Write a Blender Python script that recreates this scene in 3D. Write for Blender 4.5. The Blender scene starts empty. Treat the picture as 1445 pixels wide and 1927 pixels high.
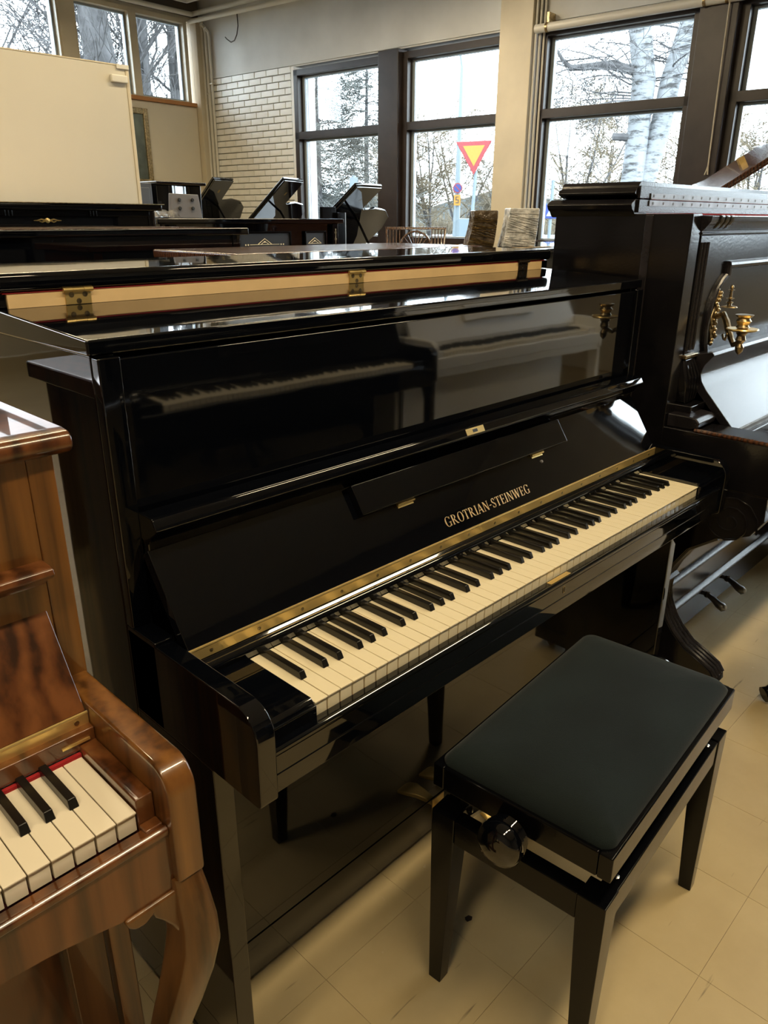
import bpy, bmesh, math, random
from mathutils import Vector, Matrix
R = math.radians
PI = math.pi
sc = bpy.context.scene
C = sc.collection

# ------------------------------------------------------------------ camera
YAW, PIT, ROL = 0.8005, 0.37157835, 0.00364481
FPX = 1417.43
fw = Vector((math.sin(YAW)*math.cos(PIT), math.cos(YAW)*math.cos(PIT), -math.sin(PIT)))
rt = Vector((math.cos(YAW), -math.sin(YAW), 0))
up = rt.cross(fw)
rt2 = rt*math.cos(ROL) + up*math.sin(ROL)
up2 = up*math.cos(ROL) - rt*math.sin(ROL)
cd = bpy.data.cameras.new('camera'); cam = bpy.data.objects.new('camera', cd); C.objects.link(cam)
cd.sensor_fit = 'VERTICAL'; cd.sensor_height = 36.0; cd.lens = FPX/1927*36.0
cd.clip_start = 0.02; cd.clip_end = 400
mw = Matrix((rt2, up2, -fw)).transposed().to_4x4(); mw.translation = Vector((-0.543484, -0.654652, 1.338575))
cam.matrix_world = mw
sc.camera = cam

# ------------------------------------------------------------------ world, lights, exposure
w = bpy.data.worlds.new('overcast_sky'); sc.world = w; w.use_nodes = True
nt = w.node_tree; bg = nt.nodes['Background']
tc = nt.nodes.new('ShaderNodeTexCoord'); nz = nt.nodes.new('ShaderNodeTexNoise'); nz.inputs['Scale'].default_value = 2.2; nz.inputs['Detail'].default_value = 4
cr = nt.nodes.new('ShaderNodeValToRGB')
cr.color_ramp.elements[0].position = .3; cr.color_ramp.elements[0].color = (.80, .90, 1.0, 1)
cr.color_ramp.elements[1].position = .7; cr.color_ramp.elements[1].color = (.95, .98, 1.0, 1)
nt.links.new(tc.outputs['Generated'], nz.inputs['Vector']); nt.links.new(nz.outputs['Fac'], cr.inputs['Fac']); nt.links.new(cr.outputs['Color'], bg.inputs['Color'])
bg.inputs['Strength'].default_value = 14.0
vs = sc.view_settings
vs.view_transform = 'Standard'; vs.look = 'None'; vs.gamma = 1.0; vs.use_curve_mapping = False
vs.exposure = 0.0
LAMP_W = 42.0
LAMP_COL = (1.0, .80, .50)

# ------------------------------------------------------------------ materials
MATS = {}
def newmat(name):
    m = bpy.data.materials.new(name); m.use_nodes = True
    b = m.node_tree.nodes['Principled BSDF']; MATS[name] = m
    return m, m.node_tree, b
def simple(name, col, rough=.5, metal=0., coat=0., spec=.5, bump=None, var=None, sheen=0., croughness=.03):
    m, t, b = newmat(name)
    b.inputs['Base Color'].default_value = (*col, 1); b.inputs['Roughness'].default_value = rough; b.inputs['Metallic'].default_value = metal
    b.inputs['Coat Weight'].default_value = coat; b.inputs['Coat Roughness'].default_value = croughness; b.inputs['Specular IOR Level'].default_value = spec
    if sheen: b.inputs['Sheen Weight'].default_value = sheen; b.inputs['Sheen Roughness'].default_value = .45
    co = t.nodes.new('ShaderNodeTexCoord')
    if var:   # (scale, amount, detail)
        n = t.nodes.new('ShaderNodeTexNoise'); n.inputs['Scale'].default_value = var[0]; n.inputs['Detail'].default_value = var[2] if len(var) > 2 else 4
        t.links.new(co.outputs['Object'], n.inputs['Vector'])
        r = t.nodes.new('ShaderNodeValToRGB'); a = var[1]
        r.color_ramp.elements[0].position = .3; r.color_ramp.elements[1].position = .7
        r.color_ramp.elements[0].color = (*[max(0, c*(1-a)) for c in col], 1); r.color_ramp.elements[1].color = (*[min(1, c*(1+a)) for c in col], 1)
        t.links.new(n.outputs['Fac'], r.inputs['Fac']); t.links.new(r.outputs['Color'], b.inputs['Base Color'])
    if bump:  # (scale, strength, distance)
        n = t.nodes.new('ShaderNodeTexNoise'); n.inputs['Scale'].default_value = bump[0]; n.inputs['Detail'].default_value = 3
        t.links.new(co.outputs['Object'], n.inputs['Vector'])
        u = t.nodes.new('ShaderNodeBump'); u.inputs['Strength'].default_value = bump[1]; u.inputs['Distance'].default_value = bump[2]
        t.links.new(n.outputs['Fac'], u.inputs['Height']); t.links.new(u.outputs['Normal'], b.inputs['Normal'])
    return m
def wood(name, dark, light, scale=(1, 1, 6), rough=.3, coat=.0, wave=3., dist=6., axis='X', detail=3., crough=.03):
    m, t, b = newmat(name)
    co = t.nodes.new('ShaderNodeTexCoord'); mp = t.nodes.new('ShaderNodeMapping'); mp.inputs['Scale'].default_value = scale
    t.links.new(co.outputs['Object'], mp.inputs['Vector'])
    wv = t.nodes.new('ShaderNodeTexWave'); wv.wave_type = 'BANDS'; wv.bands_direction = axis
    wv.inputs['Scale'].default_value = wave; wv.inputs['Distortion'].default_value = dist; wv.inputs['Detail'].default_value = detail; wv.inputs['Detail Scale'].default_value = 1.2
    t.links.new(mp.outputs['Vector'], wv.inputs['Vector'])
    n = t.nodes.new('ShaderNodeTexNoise'); n.inputs['Scale'].default_value = wave*2.2; n.inputs['Detail'].default_value = 6
    t.links.new(mp.outputs['Vector'], n.inputs['Vector'])
    mx = t.nodes.new('ShaderNodeMix'); mx.data_type = 'FLOAT'; mx.inputs[0].default_value = .55
    t.links.new(wv.outputs['Fac'], mx.inputs[2]); t.links.new(n.outputs['Fac'], mx.inputs[3])
    r = t.nodes.new('ShaderNodeValToRGB'); e = r.color_ramp.elements
    e[0].position = .25; e[0].color = (*dark, 1); e[1].position = .68; e[1].color = (*light, 1)
    t.links.new(mx.outputs[0], r.inputs['Fac']); t.links.new(r.outputs['Color'], b.inputs['Base Color'])
    b.inputs['Roughness'].default_value = rough; b.inputs['Coat Weight'].default_value = coat; b.inputs['Coat Roughness'].default_value = crough
    return m
def black_polish(name, col=(.0015, .002, .0035), rough=.035, wob=.012, scale=9.):
    m, t, b = newmat(name)
    b.inputs['Base Color'].default_value = (*col, 1); b.inputs['Roughness'].default_value = rough; b.inputs['IOR'].default_value = 1.75
    co = t.nodes.new('ShaderNodeTexCoord'); n = t.nodes.new('ShaderNodeTexNoise'); n.inputs['Scale'].default_value = scale; n.inputs['Detail'].default_value = 1
    t.links.new(co.outputs['Object'], n.inputs['Vector'])
    u = t.nodes.new('ShaderNodeBump'); u.inputs['Strength'].default_value = wob; u.inputs['Distance'].default_value = .05
    t.links.new(n.outputs['Fac'], u.inputs['Height']); t.links.new(u.outputs['Normal'], b.inputs['Normal'])
    # faint dust that breaks the gloss
    d = t.nodes.new('ShaderNodeTexNoise'); d.inputs['Scale'].default_value = 420; d.inputs['Detail'].default_value = 2
    t.links.new(co.outputs['Object'], d.inputs['Vector'])
    r = t.nodes.new('ShaderNodeMapRange'); r.inputs[1].default_value = .68; r.inputs[2].default_value = .8; r.inputs[3].default_value = rough; r.inputs[4].default_value = rough+.12
    t.links.new(d.outputs['Fac'], r.inputs[0]); t.links.new(r.outputs[0], b.inputs['Roughness'])
    return m
M_BLACK = black_polish('black_polyester', wob=.006, scale=7)
M_BLACK2 = black_polish('black_polyester_plain', wob=.0)
M_EBON = simple('ebonised_old_lacquer', (.0075, .007, .0085), .17, bump=(160, .05, .003), var=(7, .5))
M_EBONS = simple('ebonised_scratched_lid', (.014, .0125, .015), .27, bump=(240, .12, .004), var=(20, .45, 6))
M_SATIN = simple('black_satin_lacquer', (.002, .0022, .003), .14, spec=.28, bump=(30, .02, .01))
M_MATTE = simple('black_matte', (.012, .012, .013), .5)
M_BKEY = simple('ebony_key', (.008, .0075, .007), .24, bump=(300, .05, .001))
M_IVORY = simple('cream_key_plastic', (.86, .77, .55), .22, var=(30, .03))
M_WKEY = simple('white_key_plastic', (.86, .79, .64), .2)
M_KEYWOOD = simple('raw_key_wood', (.30, .22, .13), .6, var=(40, .2))
M_BRASS = simple('polished_brass', (.92, .68, .27), .3, .8)
M_GOLD = simple('gold_leaf_letter', (.78, .55, .27), .35, .6)
M_BRASSD = simple('aged_brass', (.42, .33, .19), .32, 1.0, bump=(140, .3, .004), var=(60, .45))
M_NICKEL = simple('worn_nickel', (.24, .235, .23), .45, 1.0, bump=(80, .1, .003), var=(25, .2))
M_STEEL = simple('steel_screw', (.5, .5, .5), .25, 1.0)
M_BRONZE = simple('darkened_bronze_hinge', (.07, .055, .04), .35, .8)
M_RED = simple('red_felt', (.35, .01, .015), .9)
def wood2(name, cols, vec=(1, 1, .12), wave=9., dist=9., fine=90., rough=.28, coat=.9, axis='X'):
    m, t, b = newmat(name)
    co = t.nodes.new('ShaderNodeTexCoord'); mp = t.nodes.new('ShaderNodeMapping'); mp.inputs['Scale'].default_value = vec; t.links.new(co.outputs['Object'], mp.inputs['Vector'])
    wv = t.nodes.new('ShaderNodeTexWave'); wv.bands_direction = axis; wv.inputs['Scale'].default_value = wave; wv.inputs['Distortion'].default_value = dist; wv.inputs['Detail'].default_value = 3; wv.inputs['Detail Scale'].default_value = .9; wv.inputs['Detail Roughness'].default_value = .55
    t.links.new(mp.outputs[0], wv.inputs['Vector'])
    m2 = t.nodes.new('ShaderNodeMapping'); m2.inputs['Scale'].default_value = tuple(fine*q if q > .5 else fine*.03 for q in vec); t.links.new(co.outputs['Object'], m2.inputs['Vector'])
    n = t.nodes.new('ShaderNodeTexNoise'); n.inputs['Scale'].default_value = 1.; n.inputs['Detail'].default_value = 5; t.links.new(m2.outputs[0], n.inputs['Vector'])
    n2 = t.nodes.new('ShaderNodeTexNoise'); n2.inputs['Scale'].default_value = 7.; n2.inputs['Detail'].default_value = 3; t.links.new(mp.outputs[0], n2.inputs['Vector'])
    a1 = t.nodes.new('ShaderNodeMath'); a1.operation = 'MULTIPLY_ADD'; a1.inputs[1].default_value = .22; t.links.new(wv.outputs['Fac'], a1.inputs[0])
    a2 = t.nodes.new('ShaderNodeMath'); a2.operation = 'MULTIPLY'; a2.inputs[1].default_value = .42; t.links.new(n.outputs['Fac'], a2.inputs[0]); t.links.new(a2.outputs[0], a1.inputs[2])
    a3 = t.nodes.new('ShaderNodeMath'); a3.operation = 'MULTIPLY_ADD'; a3.inputs[1].default_value = .52; t.links.new(n2.outputs['Fac'], a3.inputs[0]); t.links.new(a1.outputs[0], a3.inputs[2])
    r = t.nodes.new('ShaderNodeValToRGB'); e = r.color_ramp.elements; e[0].position = .40; e[0].color = (*cols[0], 1); e[1].position = .74; e[1].color = (*cols[2], 1)
    k = e.new(.53); k.color = (*cols[1], 1)
    t.links.new(a3.outputs[0], r.inputs[0]); t.links.new(r.outputs[0], b.inputs['Base Color'])
    b.inputs['Roughness'].default_value = rough; b.inputs['Coat Weight'].default_value = coat; b.inputs['Coat Roughness'].default_value = .03
    return m
M_BEECH = simple('raw_beech', (.78, .56, .29), .5, var=(9, .10, 6))
M_WALNUT = wood2('walnut_veneer', ((.055, .020, .0045), (.14, .054, .011), (.225, .094, .021)), (1, 1, .09), 9., 14.)
M_WALNUTH = wood2('walnut_burl_veneer', ((.026, .008, .0025), (.09, .028, .0075), (.165, .058, .017)), (1, 1, .22), 7., 16.)
M_WALNUTL = wood2('walnut_leg', ((.042, .016, .004), (.105, .042, .010), (.165, .072, .019)), (1, 1, .06), 8., 10., 90., .33, .6)
M_BROWN = wood('brown_mahogany', (.03, .012, .006), (.10, .04, .02), (1.2, 8, 8), .25, .6, 3., 4., 'Y')
M_VELVET = simple('dark_green_velvet', (.007, .0125, .0135), .9, spec=.2, sheen=.09, bump=(900, .35, .002), var=(5, .35))
M_WHITEP = simple('white_painted_piano', (.88, .87, .83), .3)
M_PANEL = simple('cream_board', (.58, .555, .475), .45, var=(1.2, .05))
M_WALLW = simple('white_painted_brick', (.84, .85, .82), .5, bump=(45, .12, .006), var=(6, .06))
M_MORTAR = simple('painted_mortar', (.60, .60, .58), .75, bump=(90, .3, .004))
M_PLASTER = simple('grey_plaster', (.64, .65, .64), .7, bump=(30, .08, .006), var=(2.2, .1))
M_BEIGE = simple('beige_gloss_paint', (.58, .52, .39), .35, var=(3, .08))
M_BEIGEB = simple('beige_board', (.62, .575, .46), .5, var=(1.5, .05))
M_PIPE = simple('white_pipe_paint', (.66, .65, .59), .35)
M_FRAMEB = simple('dark_brown_window_wood', (.024, .0165, .015), .38, bump=(50, .06, .005), var=(6, .3))
M_FRAMEG = simple('grey_blue_sash', (.30, .36, .42), .4)
M_SILL = simple('orange_pine_strip', (.42, .19, .06), .5)
M_CEIL = simple('ceiling_paint', (.42, .40, .36), .8)
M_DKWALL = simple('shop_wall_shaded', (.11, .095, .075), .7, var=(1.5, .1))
M_SLATE = simple('slate_wrap', (.07, .08, .10), .3)
M_GREYB = simple('grey_felt_board', (.13, .125, .13), .6)
M_PICT = simple('dim_picture', (.10, .13, .12), .25, var=(3, .7))
M_CONC = simple('asphalt', (.15, .165, .18), .9, var=(2, .15))
M_GRASS = simple('dry_grass', (.085, .078, .06), .95, var=(1.4, .35), bump=(14, .6, .1))
M_BARK = simple('dark_bark', (.055, .055, .058), .9, var=(6, .4))
M_TWIG = simple('brown_twig', (.105, .085, .055), .9, var=(3, .35))
M_TWIGG = simple('grey_green_twig', (.075, .08, .075), .9, var=(3, .35))
M_POLE = simple('galvanised_pole', (.10, .13, .15), .5)
M_SIGNR = simple('sign_red', (.16, .008, .012), .5)
M_SIGNY = simple('sign_yellow', (.26, .12, .004), .5)
M_SIGNB = simple('sign_blue', (.004, .02, .13), .5)
M_SIGNK = simple('sign_black', (.02, .02, .02), .5)
M_SIGNW = simple('sign_white', (.2, .21, .22), .5)
M_HILL = simple('far_trees', (.05, .06, .065), 1., var=(.25, .3))
M_FILMW = simple('white_stretch_film', (.72, .78, .84), .22, bump=(30, .8, .02), var=(26, .5, 6))
M_FILMB = simple('brown_wrapped_board', (.10, .075, .05), .22, bump=(30, .7, .02), var=(24, .7, 6))
M_CORD = simple('pale_cord', (.5, .45, .36), .8)
M_CABLE = simple('dark_cable', (.06, .055, .05), .6)
M_TUBEBODY = simple('lamp_housing_white', (.7, .7, .68), .4)
def birch_bark():
    m, t, b = newmat('birch_bark'); co = t.nodes.new('ShaderNodeTexCoord'); mp = t.nodes.new('ShaderNodeMapping'); mp.inputs['Scale'].default_value = (1.2, 1.2, 5)
    n = t.nodes.new('ShaderNodeTexNoise'); n.inputs['Scale'].default_value = 2.6; n.inputs['Detail'].default_value = 6; n.inputs['Roughness'].default_value = .7
    r = t.nodes.new('ShaderNodeValToRGB'); e = r.color_ramp.elements; e[0].position = .38; e[0].color = (.02, .02, .02, 1); e[1].position = .52; e[1].color = (.16, .172, .185, 1)
    t.links.new(co.outputs['Object'], mp.inputs[0]); t.links.new(mp.outputs[0], n.inputs['Vector']); t.links.new(n.outputs['Fac'], r.inputs[0]); t.links.new(r.outputs[0], b.inputs['Base Color'])
    b.inputs['Roughness'].default_value = .8
    return m
M_BIRCH = birch_bark()
def glass():
    m = bpy.data.materials.new('window_glass'); m.use_nodes = True; t = m.node_tree; t.nodes.clear()
    o = t.nodes.new('ShaderNodeOutputMaterial'); tr = t.nodes.new('ShaderNodeBsdfTransparent'); g = t.nodes.new('ShaderNodeBsdfGlossy'); mx = t.nodes.new('ShaderNodeMixShader'); f = t.nodes.new('ShaderNodeFresnel')
    tr.inputs[0].default_value = (.93, .97, .98, 1); g.inputs['Roughness'].default_value = .01; f.inputs[0].default_value = 1.35
    t.links.new(f.outputs[0], mx.inputs[0]); t.links.new(tr.outputs[0], mx.inputs[1]); t.links.new(g.outputs[0], mx.inputs[2]); t.links.new(mx.outputs[0], o.inputs[0])
    return m
M_GLASS = glass()
def film():
    m = bpy.data.materials.new('clear_stretch_film'); m.use_nodes = True; t = m.node_tree; t.nodes.clear()
    o = t.nodes.new('ShaderNodeOutputMaterial'); tr = t.nodes.new('ShaderNodeBsdfTransparent'); g = t.nodes.new('ShaderNodeBsdfGlossy'); mx = t.nodes.new('ShaderNodeMixShader')
    g.inputs['Roughness'].default_value = .12; mx.inputs[0].default_value = .28
    co = t.nodes.new('ShaderNodeTexCoord'); n = t.nodes.new('ShaderNodeTexNoise'); n.inputs['Scale'].default_value = 28; u = t.nodes.new('ShaderNodeBump'); u.inputs['Strength'].default_value = 1
    t.links.new(co.outputs['Object'], n.inputs['Vector']); t.links.new(n.outputs['Fac'], u.inputs['Height']); t.links.new(u.outputs[0], g.inputs['Normal'])
    t.links.new(tr.outputs[0], mx.inputs[1]); t.links.new(g.outputs[0], mx.inputs[2]); t.links.new(mx.outputs[0], o.inputs[0])
    return m
M_FILM = film()
def floor_mat():
    m, t, b = newmat('beige_vinyl_tile'); co = t.nodes.new('ShaderNodeTexCoord'); geo = t.nodes.new('ShaderNodeNewGeometry')
    n = t.nodes.new('ShaderNodeTexNoise'); n.inputs['Scale'].default_value = 3.; n.inputs['Detail'].default_value = 8; n.inputs['Roughness'].default_value = .65
    t.links.new(geo.outputs['Position'], n.inputs['Vector'])
    r = t.nodes.new('ShaderNodeValToRGB'); e = r.color_ramp.elements; e[0].position = .3; e[0].color = (.44, .345, .185, 1); e[1].position = .75; e[1].color = (.55, .445, .25, 1)
    t.links.new(n.outputs['Fac'], r.inputs[0])
    # dark scuffs and pale scratches
    mp = t.nodes.new('ShaderNodeMapping'); mp.inputs['Rotation'].default_value = (0, 0, .8); mp.inputs['Scale'].default_value = (5, 60, 1)
    t.links.new(geo.outputs['Position'], mp.inputs[0])
    s = t.nodes.new('ShaderNodeTexNoise'); s.inputs['Scale'].default_value = 1.; s.inputs['Detail'].default_value = 3; t.links.new(mp.outputs[0], s.inputs['Vector'])
    k = t.nodes.new('ShaderNodeMapRange'); k.inputs[1].default_value = .69; k.inputs[2].default_value = .76; t.links.new(s.outputs['Fac'], k.inputs[0])
    mx = t.nodes.new('ShaderNodeMix'); mx.data_type = 'RGBA'; mx.inputs[7].default_value = (.17, .13, .08, 1)
    t.links.new(k.outputs[0], mx.inputs[0]); t.links.new(r.outputs[0], mx.inputs[6])
    s2 = t.nodes.new('ShaderNodeTexNoise'); s2.inputs['Scale'].default_value = 38; s2.inputs['Detail'].default_value = 2; t.links.new(geo.outputs['Position'], s2.inputs['Vector'])
    k2 = t.nodes.new('ShaderNodeMapRange'); k2.inputs[1].default_value = .74; k2.inputs[2].default_value = .8; k2.inputs[4].default_value = .6; t.links.new(s2.outputs['Fac'], k2.inputs[0])
    mx2 = t.nodes.new('ShaderNodeMix'); mx2.data_type = 'RGBA'; mx2.inputs[7].default_value = (.6, .52, .38, 1)
    t.links.new(k2.outputs[0], mx2.inputs[0]); t.links.new(mx.outputs[2], mx2.inputs[6]); t.links.new(mx2.outputs[2], b.inputs['Base Color'])
    b.inputs['Roughness'].default_value = .42
    return m
M_FLOOR = floor_mat()
M_SEAM = simple('dark_floor_seam', (.25, .19, .105), .8)
def emis(name, col, st):
    m = bpy.data.materials.new(name); m.use_nodes = True; b = m.node_tree.nodes['Principled BSDF']
    b.inputs['Base Color'].default_value = (.8, .8, .8, 1); b.inputs['Emission Color'].default_value = (*col, 1); b.inputs['Emission Strength'].default_value = st
    return m
M_TUBE = emis('lit_fluorescent_tube', LAMP_COL, 6.0)

# ------------------------------------------------------------------ mesh helpers
class MB:
    def __init__(s): s.v = []; s.f = []
    def add(s, vs, fs):
        o = len(s.v); s.v += [tuple(x) for x in vs]; s.f += [tuple(i+o for i in f) for f in fs]; return s
    def box(s, x0, x1, y0, y1, z0, z1):
        return s.add([(x0, y0, z0), (x1, y0, z0), (x1, y1, z0), (x0, y1, z0), (x0, y0, z1), (x1, y0, z1), (x1, y1, z1), (x0, y1, z1)],
                     [(0, 3, 2, 1), (4, 5, 6, 7), (0, 1, 5, 4), (1, 2, 6, 5), (2, 3, 7, 6), (3, 0, 4, 7)])
    def prism(s, poly, a0, a1, axis='x'):
        # poly: list of 2D; axis x -> (y,z), y -> (x,z), z -> (x,y)
        def P(q, a):
            return (a, q[0], q[1]) if axis == 'x' else (q[0], a, q[1]) if axis == 'y' else (q[0], q[1], a)
        n = len(poly); vs = [P(q, a0) for q in poly] + [P(q, a1) for q in poly]
        fs = [tuple(range(n-1, -1, -1)), tuple(range(n, 2*n))] + [(i, (i+1) % n, n+(i+1) % n, n+i) for i in range(n)]
        return s.add(vs, fs)
    def tube(s, path, rad, n=8, cap=True, flat=None):
        path = [Vector(p) for p in path]; m = len(path)
        if not hasattr(rad, '__len__'): rad = [rad]*m
        rings = []; prev = None
        for i, p in enumerate(path):
            t = (path[min(i+1, m-1)]-path[max(i-1, 0)]).normalized()
            if prev is None:
                a = Vector((0, 0, 1)) if abs(t.z) < .9 else Vector((1, 0, 0))
                u = t.cross(a).normalized()
            else:
                u = (prev - t*prev.dot(t)).normalized()
            prev = u; v = t.cross(u)
            rings.append([p + (u*math.cos(2*PI*k/n) + v*math.sin(2*PI*k/n)*(flat or 1))*rad[i] for k in range(n)])
        vs = [q for r in rings for q in r]; fs = []
        for i in range(m-1):
            for k in range(n):
                fs.append((i*n+k, i*n+(k+1) % n, (i+1)*n+(k+1) % n, (i+1)*n+k))
        if cap: fs += [tuple(range(n-1, -1, -1)), tuple(range((m-1)*n, m*n))]
        return s.add(vs, fs)
    def lathe(s, prof, c=(0, 0, 0), n=20, axis='z'):
        # prof: (r, h) along axis
        vs = []; fs = []; m = len(prof)
        for r, h in prof:
            for k in range(n):
                a = 2*PI*k/n; x, y = r*math.cos(a), r*math.sin(a)
                q = (x, y, h) if axis == 'z' else (h, x, y) if axis == 'x' else (y, h, x)
                vs.append((c[0]+q[0], c[1]+q[1], c[2]+q[2]))
        for i in range(m-1):
            for k in range(n): fs.append((i*n+k, i*n+(k+1) % n, (i+1)*n+(k+1) % n, (i+1)*n+k))
        fs += [tuple(range(n-1, -1, -1)), tuple(range((m-1)*n, m*n))]
        return s.add(vs, fs)
    def loft(s, rings, cap=True):
        n = len(rings[0]); vs = [q for r in rings for q in r]; fs = []
        for i in range(len(rings)-1):
            for k in range(n): fs.append((i*n+k, i*n+(k+1) % n, (i+1)*n+(k+1) % n, (i+1)*n+k))
        if cap: fs += [tuple(range(n-1, -1, -1)), tuple(range((len(rings)-1)*n, len(rings)*n))]
        return s.add(vs, fs)
    def xf(s, mat, start=0):
        s.v[start:] = [tuple(mat @ Vector(q)) for q in s.v[start:]]; return s

def tm(o): return Matrix.LocRotScale(o.location, o.rotation_euler, o.scale)
def mesh_of(name, mb, mat, bevel=0., seg=2, smooth=True, ang=35):
    bm = bmesh.new(); vs = [bm.verts.new(q) for q in mb.v]
    for f in mb.f:
        try: bm.faces.new([vs[i] for i in f])
        except ValueError: pass
    bmesh.ops.recalc_face_normals(bm, faces=bm.faces)
    if bevel:
        bm.normal_update()
        ed = [e for e in bm.edges if len(e.link_faces) == 2 and e.calc_face_angle(0) > R(28)]
        bmesh.ops.bevel(bm, geom=ed, offset=bevel, segments=seg, profile=.5, affect='EDGES', clamp_overlap=True)
    me = bpy.data.meshes.new(name); bm.to_mesh(me); bm.free()
    me.materials.append(mat)
    if smooth:
        for p in me.polygons: p.use_smooth = True
        if bevel:
            nv = [Vector((0, 0, 0)) for _ in me.vertices]
            for p in me.polygons:
                k = p.normal*p.area
                for i in p.vertices: nv[i] += k
            me.normals_split_custom_set_from_vertices([tuple(q.normalized()) if q.length > 0 else (0, 0, 1) for q in nv])
        else:
            try: me.set_sharp_from_angle(angle=R(ang))
            except Exception: pass
    return me
def link(name, me, parent=None, loc=None, world=True):
    o = bpy.data.objects.new(name, me); C.objects.link(o)
    if loc is not None: o.location = loc
    if parent is not None:
        o.parent = parent
        if world:
            m = tm(parent)
            if parent.parent: m = tm(parent.parent) @ m if False else m
            o.matrix_parent_inverse = chain(parent).inverted()
    return o
def chain(o):
    m = tm(o)
    if o.parent: m = chain(o.parent) @ o.matrix_parent_inverse @ m
    return m
def part(name, mb, mat, parent, bevel=0., seg=2, ang=35, label=None, smooth=True):
    o = link(name, mesh_of(name, mb, mat, bevel, seg, smooth, ang), parent)
    if label: o['label'] = label
    return o
def tag(o, label=None, cat=None, group=None, kind=None):
    if label: o['label'] = label
    if cat: o['category'] = cat
    if group: o['group'] = group
    if kind: o['kind'] = kind
    return o
def thing(name, label, cat, loc=(0, 0, 0), rz=0., group=None):
    o = bpy.data.objects.new(name, None); C.objects.link(o); o.location = loc; o.rotation_euler = (0, 0, rz); o.empty_display_size = .1
    return tag(o, label, cat, group)
def solo(name, mb, mat, label, cat, bevel=0., group=None, ang=35, seg=2):
    return tag(link(name, mesh_of(name, mb, mat, bevel, seg, True, ang)), label, cat, group)
def struct(name, mb, mat, bevel=0., label=None, smooth=True):
    return tag(link(name, mesh_of(name, mb, mat, bevel, 2, smooth)), label, None, None, 'structure')
def copy_tree(o, parent=None):
    c = o.copy(); C.objects.link(c); c.parent = parent
    for ch in list(o.children): copy_tree(ch, c)
    return c
def arc(cx, cy, r, a0, a1, n=8):
    return [(cx+r*math.cos(R(a0+(a1-a0)*i/n)), cy+r*math.sin(R(a0+(a1-a0)*i/n))) for i in range(n+1)]

# ------------------------------------------------------------------ keyboard
WW = 1.225/52
def key_meshes(prefix, white):
    k = {}
    mb = MB(); L = .15
    # one white key: top plate with a small overhang at the front over a recessed front face
    mb.box(.0006, WW-.0006, .0, L, -.0028, 0); mb.box(.0012, WW-.0012, .0018, L, -.026, -.0026)
    k['w'] = mesh_of('white_key', mb, white, .0006, 1)
    mb = MB(); b = .0056; t = .0046; h = .0115; l0, l1 = .0525, .150
    mb.add([(-b, l0, 0), (b, l0, 0), (b, l1, 0), (-b, l1, 0), (-t, l0+.005, h), (t, l0+.005, h), (t, l1, h-.001), (-t, l1, h-.001)],
           [(0, 3, 2, 1), (4, 5, 6, 7), (0, 1, 5, 4), (1, 2, 6, 5), (2, 3, 7, 6), (3, 0, 4, 7)])
    k['b'] = mesh_of('black_key', mb, M_BKEY, .0011, 2)
    return k
KM = key_meshes('a', M_IVORY); KM2 = key_meshes('b', M_WKEY)
def keyboard(parent, x0, y0, z0, km, i0=0, i1=52, rnd=1):
    """keys in the coordinates of the parent's builder (world when parent sits at the origin)"""
    rg = random.Random(rnd); inv = chain(parent).inverted()
    off = {0: .0025, 2: -.0028, 3: .0028, 5: -.003, 6: 0.}
    for i in range(i0, i1):
        o = bpy.data.objects.new('white_key', km['w']); C.objects.link(o); o.parent = parent; o.matrix_parent_inverse = inv
        o.location = (x0+i*WW, y0, z0+rg.uniform(-.00025, .00025))
        if i < 51 and i % 7 in off:
            o = bpy.data.objects.new('black_key', km['b']); C.objects.link(o); o.parent = parent; o.matrix_parent_inverse = inv
            o.location = (x0+(i+1)*WW+off[i % 7], y0, z0-.0003)

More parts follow.
